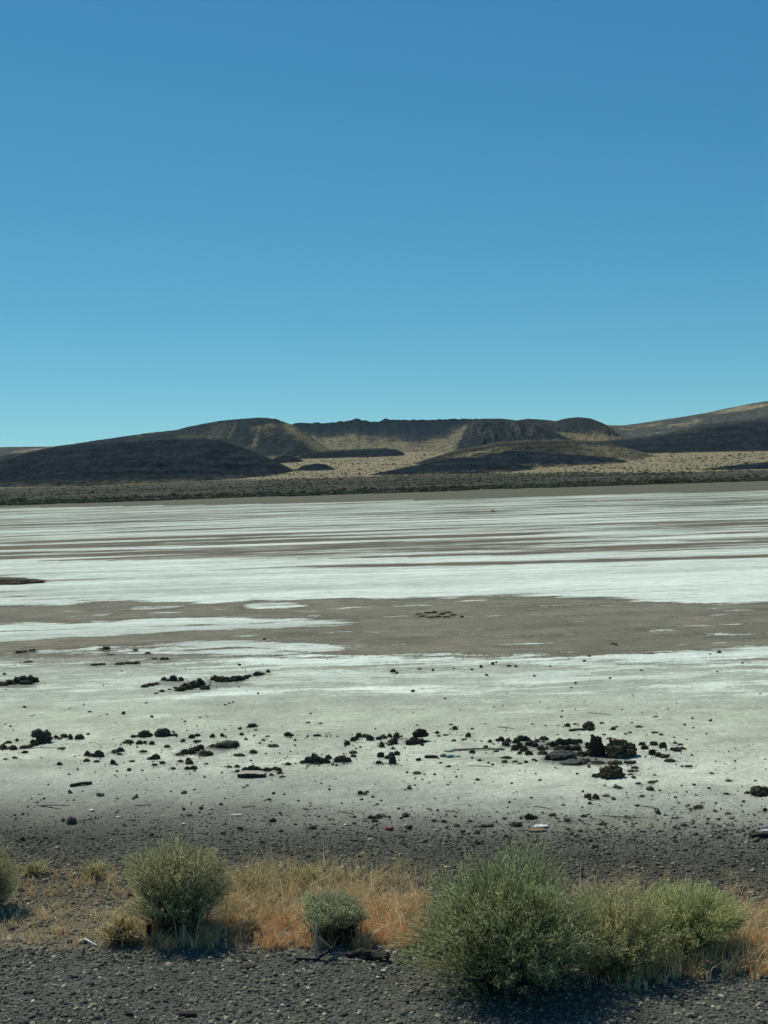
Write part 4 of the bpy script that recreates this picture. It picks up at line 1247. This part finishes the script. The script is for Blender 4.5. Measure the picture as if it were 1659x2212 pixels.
def board(name, label, cat, x0, y0, x1, y1, wd, th, mat, ragged=0.02, tilt=0.0, group=None, lift=0.0, top=None):
    """a split plank lying along two ground points"""
    a, b = gp(x0, y0), gp(x1, y1)
    d = (b - a); L = d.length
    bm = bmesh.new()
    n = 14
    rows = []
    for i in range(n + 1):
        x = L * i / n - L / 2
        rag = random.uniform(-ragged, ragged)
        e = 1 - 0.25 * random.random() if i in (0, n) else 1
        x += rag if i in (0, n) else 0
        bow = min(0.03 * L, 0.012) * math.sin(math.pi * i / n)
        rows.append([bm.verts.new((x, s * wd / 2 * e + random.uniform(-.05, .05) * wd, z * th + bow + random.uniform(-.04, .04) * th)) for s, z in ((-1, 0), (1, 0), (1, 1), (-1, 1))])
    for r, q in zip(rows[:-1], rows[1:]):
        for k in range(4):
            bm.faces.new((r[k], r[(k + 1) % 4], q[(k + 1) % 4], q[k]))
    bm.faces.new(rows[0][::-1]); bm.faces.new(rows[-1])
    bmesh.ops.recalc_face_normals(bm, faces=bm.faces[:])
    o = bm_obj(name, bm, mat)
    if top:
        o.data.materials.append(top)
        for p in o.data.polygons:
            if p.normal.z > 0.8:
                p.material_index = 1
    c = (a + b) / 2
    o.location = (c.x, c.y, gz(c) + lift)
    o.rotation_euler = (tilt, 0, math.atan2(d.y, d.x))
    tag(o, label, cat, group)
    return o

def crumple(name, label, cat, x, y, w, h, mat, seed, sub=3, group=None, depth=0.7):
    v, f = ico(sub)
    out = []
    o_ = Vector((seed * 5.1, seed * 2.3, seed * 9.7))
    for c in v:
        p = Vector(c)
        d = 1 + 0.35 * mnoise.noise(p * 1.5 + o_) + 0.22 * (mnoise.voronoi(p * 2.4 + o_)[0][0] - 0.3)
        out.append(p * d)
    out = np.array([q[:] for q in out])
    lo, hi = out.min(0), out.max(0)
    out = (out - (lo + hi) / 2) / (hi - lo)
    out[:, 2] += 0.5
    me = bpy.data.meshes.new(name)
    me.from_pydata(out.tolist(), [], f.tolist())
    me.materials.append(mat)
    o = bpy.data.objects.new(name, me)
    COL.objects.link(o)
    p = gp(x, y); m = mpp(p)
    o.location = (p.x, p.y + w * m * depth * 0.3, gz(p) - 0.05 * h * m)
    o.scale = (w * m, w * m * depth, h * m)
    tag(o, label, cat, group)
    return o

def build_debris():
    bleach = mat_plain("bleached_wood", srgb(176, 166, 142, K), 0.85, 0.2, (0.7, 1.2), 40, (0.4, 0.01), (1, 1, 0.1))
    darkw = mat_plain("weathered_dark_wood", srgb(62, 56, 48, K), 0.9, 0.2, (0.6, 1.4), 30, (0.4, 0.01), (0.1, 1, 1))
    midw = mat_plain("grey_brown_wood", srgb(104, 94, 78, K), 0.9, 0.2, (0.6, 1.4), 30, (0.4, 0.01), (0.1, 1, 1))
    palew = mat_plain("pale_wood_face", srgb(178, 172, 156, K), 0.85, 0.2, (0.75, 1.15), 12, (0.3, 0.01), (0.2, 1, 1))
    rubber = mat_plain("black_rubber", np.array([.018, .018, .018]), 0.7, 0.3, (0.7, 1.3), 30)
    white = mat_plain("white_plastic", np.array([.66, .66, .62]), 0.45, 0.4, (0.85, 1.05), 8)
    red = mat_plain("rusty_red_tin", np.array([.20, .035, .025]), 0.6, 0.4, (0.6, 1.3), 6, None, (1, 1, 1))
    teal = mat_plain("green_glass", np.array([.16, .22, .19]), 0.2, 0.6, (0.8, 1.2), 6)
    strawm = mat_plain("straw_stalk", srgb(172, 152, 112, K), 0.85, 0.2, (0.7, 1.2), 40, None, (1, 1, 0.1))
    # standing sticks and stakes
    b = gp(396, 2046); b.z = gz(b) - 0.02
    stick("stake", "short pale stake in front of the tall rounded sagebrush", "stake", [b, up_at(397, 2020, b), up_at(398, 1998, b)], 0.0105, 0.0095, bleach, wob=0.08)
    b = gp(322, 2030); b.z = gz(b) - 0.02
    stick("stump", "short black stump at the left foot of the tall sagebrush", "stump", [b, up_at(321, 2012, b), up_at(322, 1998, b)], 0.024, 0.018, rubber, wob=0.3)
    b = gp(682, 2072); b.z = gz(b) - 0.02
    stick("bleached_stick", "leaning bleached stick in front of the small pale bush", "stick", [b, up_at(681, 2040, b), up_at(685, 2010, b), up_at(688, 1976, b)], 0.013, 0.006, bleach,
          forks=[[up_at(684, 2022, b), up_at(700, 2034, b), up_at(722, 2052, b)], [up_at(684, 2020, b), up_at(668, 2003, b), up_at(655, 1990, b)]])
    b = gp(633, 1902); b.z = gz(b) - 0.01
    stick("dead_stalk", "tall forked dead stalk above the weeds left of centre", "stalk", [b, up_at(640, 1872, b), up_at(652, 1848, b), up_at(660, 1812, b)], 0.007, 0.003, strawm,
          forks=[[up_at(650, 1850, b), up_at(646, 1836, b), up_at(645, 1820, b)], [up_at(645, 1862, b), up_at(660, 1868, b), up_at(668, 1880, b)]])
    b = gp(752, 1922); b.z = gz(b) - 0.01
    stick("dead_stalk", "bent pale stalk behind the right half of the small pale bush", "stalk", [b, up_at(748, 1898, b), up_at(746, 1880, b), up_at(745, 1868, b)], 0.007, 0.004, strawm,
          forks=[[up_at(750, 1905, b), up_at(760, 1914, b), up_at(766, 1922, b)]])
    b = gp(712, 1935); b.z = gz(b) - 0.01
    stick("dead_stalk", "slim dry stalk between the forked and the bent one", "stalk", [b, up_at(718, 1905, b), up_at(722, 1872, b)], 0.005, 0.002, strawm)
    b = gp(40, 1962); b.z = gz(b) - 0.01
    stick("dead_stalk", "hooked pale stalk beside the sagebrush on the left edge", "stalk", [gp(46, 1968), up_at(52, 1956, b), up_at(46, 1944, b), up_at(42, 1925, b), up_at(50, 1905, b)], 0.006, 0.003, strawm)
    b = gp(1396, 2143); b.z = gz(b) - 0.01
    stick("stub", "pale broken stub at the shadow tip of the largest bush", "stub", [b, up_at(1395, 2133, b), up_at(1396, 2122, b)], 0.012, 0.010, bleach, wob=0.15)
    b = gp(1518, 2062); b.z = gz(b) - 0.01
    stick("dead_stalk", "arched pale stalk in front of the low lime bush", "stalk", [b, up_at(1522, 2040, b), up_at(1514, 2022, b), up_at(1494, 2018, b)], 0.008, 0.004, strawm)
    b = gp(1592, 2082); b.z = gz(b) - 0.01
    stick("dead_stalk", "upright pale stalk in the grass at the right edge", "stalk", [b, up_at(1594, 2055, b), up_at(1592, 2035, b)], 0.007, 0.004, strawm)
    b = gp(1330, 1968); b.z = gz(b) - 0.01
    stick("dead_stalk", "dry straw stalk arching off behind the largest bush", "stalk", [b, up_at(1318, 1945, b), up_at(1290, 1905, b), up_at(1280, 1880, b)], 0.005, 0.002, strawm,
          forks=[[up_at(1322, 1950, b), up_at(1345, 1938, b), up_at(1370, 1942, b)]])
    b = gp(1462, 1950); b.z = gz(b) - 0.01
    stick("dead_stalk", "thin dry stalk rising behind the low lime bush", "stalk", [b, up_at(1458, 1920, b), up_at(1452, 1885, b)], 0.004, 0.002, strawm)
    b = gp(868, 1958); b.z = gz(b) - 0.01
    stick("dead_stalk", "dry stalk leaning left beside the largest bush", "stalk", [gp(905, 1985), up_at(888, 1962, b), up_at(868, 1940, b)], 0.006, 0.003, strawm)
    # log and rubber strip in front
    lg = lying(750, 2068, 836, 2078, 0.03)
    lo = stick("log", "split dark log lying in front of the small pale bush", "log", [lg[0], lg[1], lg[2]], 0.016, 0.044, darkw, wob=0.6, sides=9)
    for p in lo.data.polygons:
        p.use_smooth = False
    for x0, y0, x1, y1, rr in ((716, 2060, 792, 2061, 0.005), (724, 2068, 775, 2066, 0.006), (735, 2063, 812, 2060, 0.004), (722, 2075, 790, 2076, 0.005)):
        sp = stick("splinter", None, None, lying(x0, y0, x1, y1, rr), rr, rr * 0.5, palew if rr < .0055 else midw, wob=0.5, sides=5)
        sp.parent = lo
    a = gp(640, 2074); a.z = gz(a) + 0.01
    c = gp(684, 2078); c.z = gz(c) + 0.012
    e = at_depth(720, 2047, c.y + 0.05)
    stick("rubber_strip", "bent black rubber strip beside the leaning bleached stick", "rubber strip", [a, c, e], 0.012, 0.010, rubber, wob=0.1)
    stick("plastic_scrap", "curved white plastic scrap left of the straw-brown tussock", "scrap", [gp(168, 2040) + Vector((0, 0, .012)), gp(184, 2038) + Vector((0, 0, .03)), gp(198, 2043) + Vector((0, 0, .022)), gp(211, 2046) + Vector((0, 0, .008))], 0.009, 0.005, white, wob=0.05)
    crumple("clod", "dark flat chunk on gravel below the small pale bush", "clod", 536, 2094, 40, 8, darkw, 3)
    crumple("clod", "dark sunken chunk on gravel near the bottom left", "clod", 405, 2196, 40, 9, darkw, 5)
    # boards
    board("board", "curved dark plank alone on the grey soil at left", "plank", 152, 1700, 197, 1694, 0.035, 0.028, darkw, top=midw)
    board("board", "broken pale-topped board in front of a crumbly bank", "plank", 514, 1679, 572, 1679, 0.10, 0.045, darkw, top=palew, tilt=0.12)
    board("board", "short dark block of wood beside the shattered glass", "plank", 916, 1637, 943, 1637, 0.05, 0.025, darkw, top=midw)
    board("bar", "straight black bar at the foot of a knobbly boulder", "bar", 1230, 1579, 1268, 1577, 0.03, 0.02, rubber)
    board("pole", "long thin pale pole lying right of the shattered glass", "pole", 972, 1622, 1090, 1620, 0.02, 0.016, mat_plain("weathered_pole", srgb(128, 118, 94, K), 0.9, 0.2, (0.7, 1.2), 20))
    board("board", "dark wooden scrap cut off by the right edge on gravel", "plank", 1618, 1812, 1668, 1808, 0.06, 0.03, darkw)
    # twigs
    G = "twigs lying on the bare soil"
    for x0, y0, x1, y1, lb in ((84, 1743, 151, 1741, "longer twig of the crossing pair on grey soil at left"), (88, 1744, 132, 1748, "shorter twig of the crossing pair on grey soil at left"),
                               (291, 1742, 328, 1739, "short dark twig right of the crossing pair"), (165, 1776, 215, 1768, "crooked stick beside the round navy-black lump"),
                               (1152, 1743, 1188, 1747, "dark twig on grey soil above the right gravel"), (961, 1753, 992, 1756, "thin twig on grey soil above the largest bush"),
                               (1012, 1656, 1065, 1657, "hair-thin twig in front of the shattered glass"), (55, 1618, 125, 1616, "thin dark twig under the left clod trail"),
                               (523, 1745, 553, 1742, "curved dark twig on grey soil left of centre"), (730, 1752, 762, 1757, "dark twig on grey soil near the centre"),
                               (1370, 1740, 1420, 1746, "thin twig on grey soil right of the paired round stones"), (1300, 1763, 1420, 1768, "long thin twig on the darkening soil at right"),
                               (1540, 1797, 1590, 1793, "dark twig at the gravel edge near the right side"), (1270, 1540, 1320, 1544, "thin twig on pale soil behind the tall boulder"),
                               (1075, 1570, 1110, 1573, "thin twig on pale soil behind the long rubble heap"), (305, 1290, 333, 1292, "dark twig on the white salt above the mud belt at left"), (478, 1261, 500, 1259, "dark twig on the white salt left of centre"), (415, 1276, 442, 1278, "faint twig on the white salt near the mud belt"),
                               (830, 1650, 870, 1654, "short twig left of the dark wood block")):
        r = 0.0045
        stick("twig", lb, "twig", lying(x0, y0, x1, y1, r), r, r * 0.6, darkw, sides=5, wob=0.5)
    # twigs crossing the wide boulder
    q = gp(1347, 1640)
    stick("dead_branch", "thin crossed branch leaning on the widest black boulder", "branch", [at_depth(1318, 1638, q.y - .05), at_depth(1335, 1622, q.y), at_depth(1352, 1606, q.y + .05)], 0.004, 0.0025, midw,
          forks=[[at_depth(1350, 1608, q.y + .04), at_depth(1362, 1622, q.y), at_depth(1372, 1634, q.y - .04)]])
    b = gp(212, 1633)
    stick("dead_branch", "thin arching dry twig over clods at left", "branch", [b, at_depth(220, 1612, b.y), at_depth(206, 1604, b.y), at_depth(190, 1604, b.y)], 0.003, 0.0018, midw)
    b = gp(455, 1478)
    stick("dead_branch", "small dry branch standing in the long black ridge", "branch", [b, at_depth(450, 1468, b.y), at_depth(440, 1462, b.y)], 0.006, 0.003, strawm, forks=[[at_depth(450, 1469, b.y), at_depth(458, 1464, b.y), at_depth(464, 1460, b.y)]])
    b = gp(530, 1452)
    stick("dead_branch", "tiny bare twig upright at the right end of the long ridge", "branch", [b, at_depth(530, 1455, b.y) + Vector((0, 0, .05)), at_depth(531, 1446, b.y) + Vector((0, 0, .05))], 0.005, 0.003, darkw)
    # litter
    crumple("tin_can", "crushed dark red can at the edge of the gravel", "can", 841, 1793, 22, 8, red, 7)
    crumple("plastic_bag", "white crumpled bag beside the crushed red can", "bag", 876, 1788, 9, 8, white, 8)
    crumple("rubbish_lump", "black lump behind the small white crumpled bag", "rubbish", 884, 1791, 16, 9, rubber, 18)
    crumple("plastic_bottle", "flattened white bottle on the gravel edge behind the big bush", "bottle", 1170, 1788, 32, 6, white, 9)
    crumple("cardboard", "tan flattened carton under the white bottle", "carton", 1162, 1797, 40, 6, mat_plain("tan_card", srgb(128, 112, 84, K), 0.9, 0.2), 19)
    crumple("plastic_scrap", "white scrap with dark underside on grey soil at left", "scrap", 198, 1753, 13, 5, white, 10)
    crumple("plastic_scrap", "small white scrap under the left grey slope, right of the twigs", "scrap", 255, 1766, 9, 3, white, 11)
    crumple("plastic_scrap", "white scrap beside a dark clod above the tall sagebrush", "scrap", 410, 1762, 10, 4, white, 12)
    crumple("plastic_scrap", "pale slanted scrap on grey soil under the broken board", "scrap", 526, 1703, 9, 6, white, 13)
    crumple("plastic_scrap", "long thin white scrap on grey soil left of centre", "scrap", 510, 1762, 28, 3, palew, 14)
    crumple("plastic_scrap", "white speck of plastic right above the tall sagebrush", "scrap", 397, 1782, 9, 4, white, 15)
    crumple("plastic_scrap", "white scrap at the gravel edge near the centre", "scrap", 747, 1785, 9, 4, white, 16)
    crumple("plastic_scrap", "pair-wide white scrap on the pale crust below the long ridge", "scrap", 315, 1520, 9, 4, white, 17)
    crumple("plastic_scrap", "white scrap on the pale crust at left above the boulders", "scrap", 180, 1524, 7, 4, white, 21)
    crumple("plastic_scrap", "flat white scrap on pale crust above the lone black boulder", "scrap", 67, 1548, 11, 3, white, 22)
    crumple("plastic_scrap", "faint white scrap on pale crust right of the long ridge", "scrap", 1066 - 0, 1528, 7, 3, white, 23)
    crumple("plastic_scrap", "pale flat scrap on dark gravel at right", "scrap", 1655, 1798, 20, 5, white, 24)
    crumple("plastic_scrap", "white scrap among clods left of the shattered glass", "scrap", 862, 1642, 6, 4, white, 25)
    for x, y, w, h, s, lb in ((957, 1635, 16, 7, 31, "leftmost green shard of the shattered glass"), (973, 1637, 20, 6, 32, "largest green shard of the shattered glass"), (989, 1635, 14, 3, 33, "thin right shard of the shattered glass"), (972, 1624, 26, 3, 34, "flat pale shard behind the other green glass")):
        crumple("glass_shard", lb, "glass", x, y, w, h, teal, s, sub=2, group="pieces of shattered green glass")

build_ground()
build_hills()
build_far_scrub()
build_gravel()
build_rocks()
build_shrubs()
build_grass()
build_debris()

# ------------------------------------------------------------------ thin desert air
def build_haze():
    bm = bmesh.new()
    bmesh.ops.create_cube(bm, size=1.0)
    m = bpy.data.materials.new("thin_air")
    m.use_nodes = True
    nt = m.node_tree
    nt.nodes.remove(nt.nodes["Principled BSDF"])
    v = nt.nodes.new("ShaderNodeVolumePrincipled")
    v.inputs["Color"].default_value = (0.72, 0.86, 0.95, 1)
    v.inputs["Density"].default_value = HAZE
    v.inputs["Anisotropy"].default_value = 0.2
    nt.links.new(v.outputs[0], nt.nodes["Material Output"].inputs["Volume"])
    o = bm_obj("haze", bm, m)
    o.scale = (34000, 34000, 420)
    o.location = (0, 0, 205)
    tag(o, "thin clear desert air over the salt flat", "haze", kind="stuff")
HAZE = 1.3e-5
build_haze()
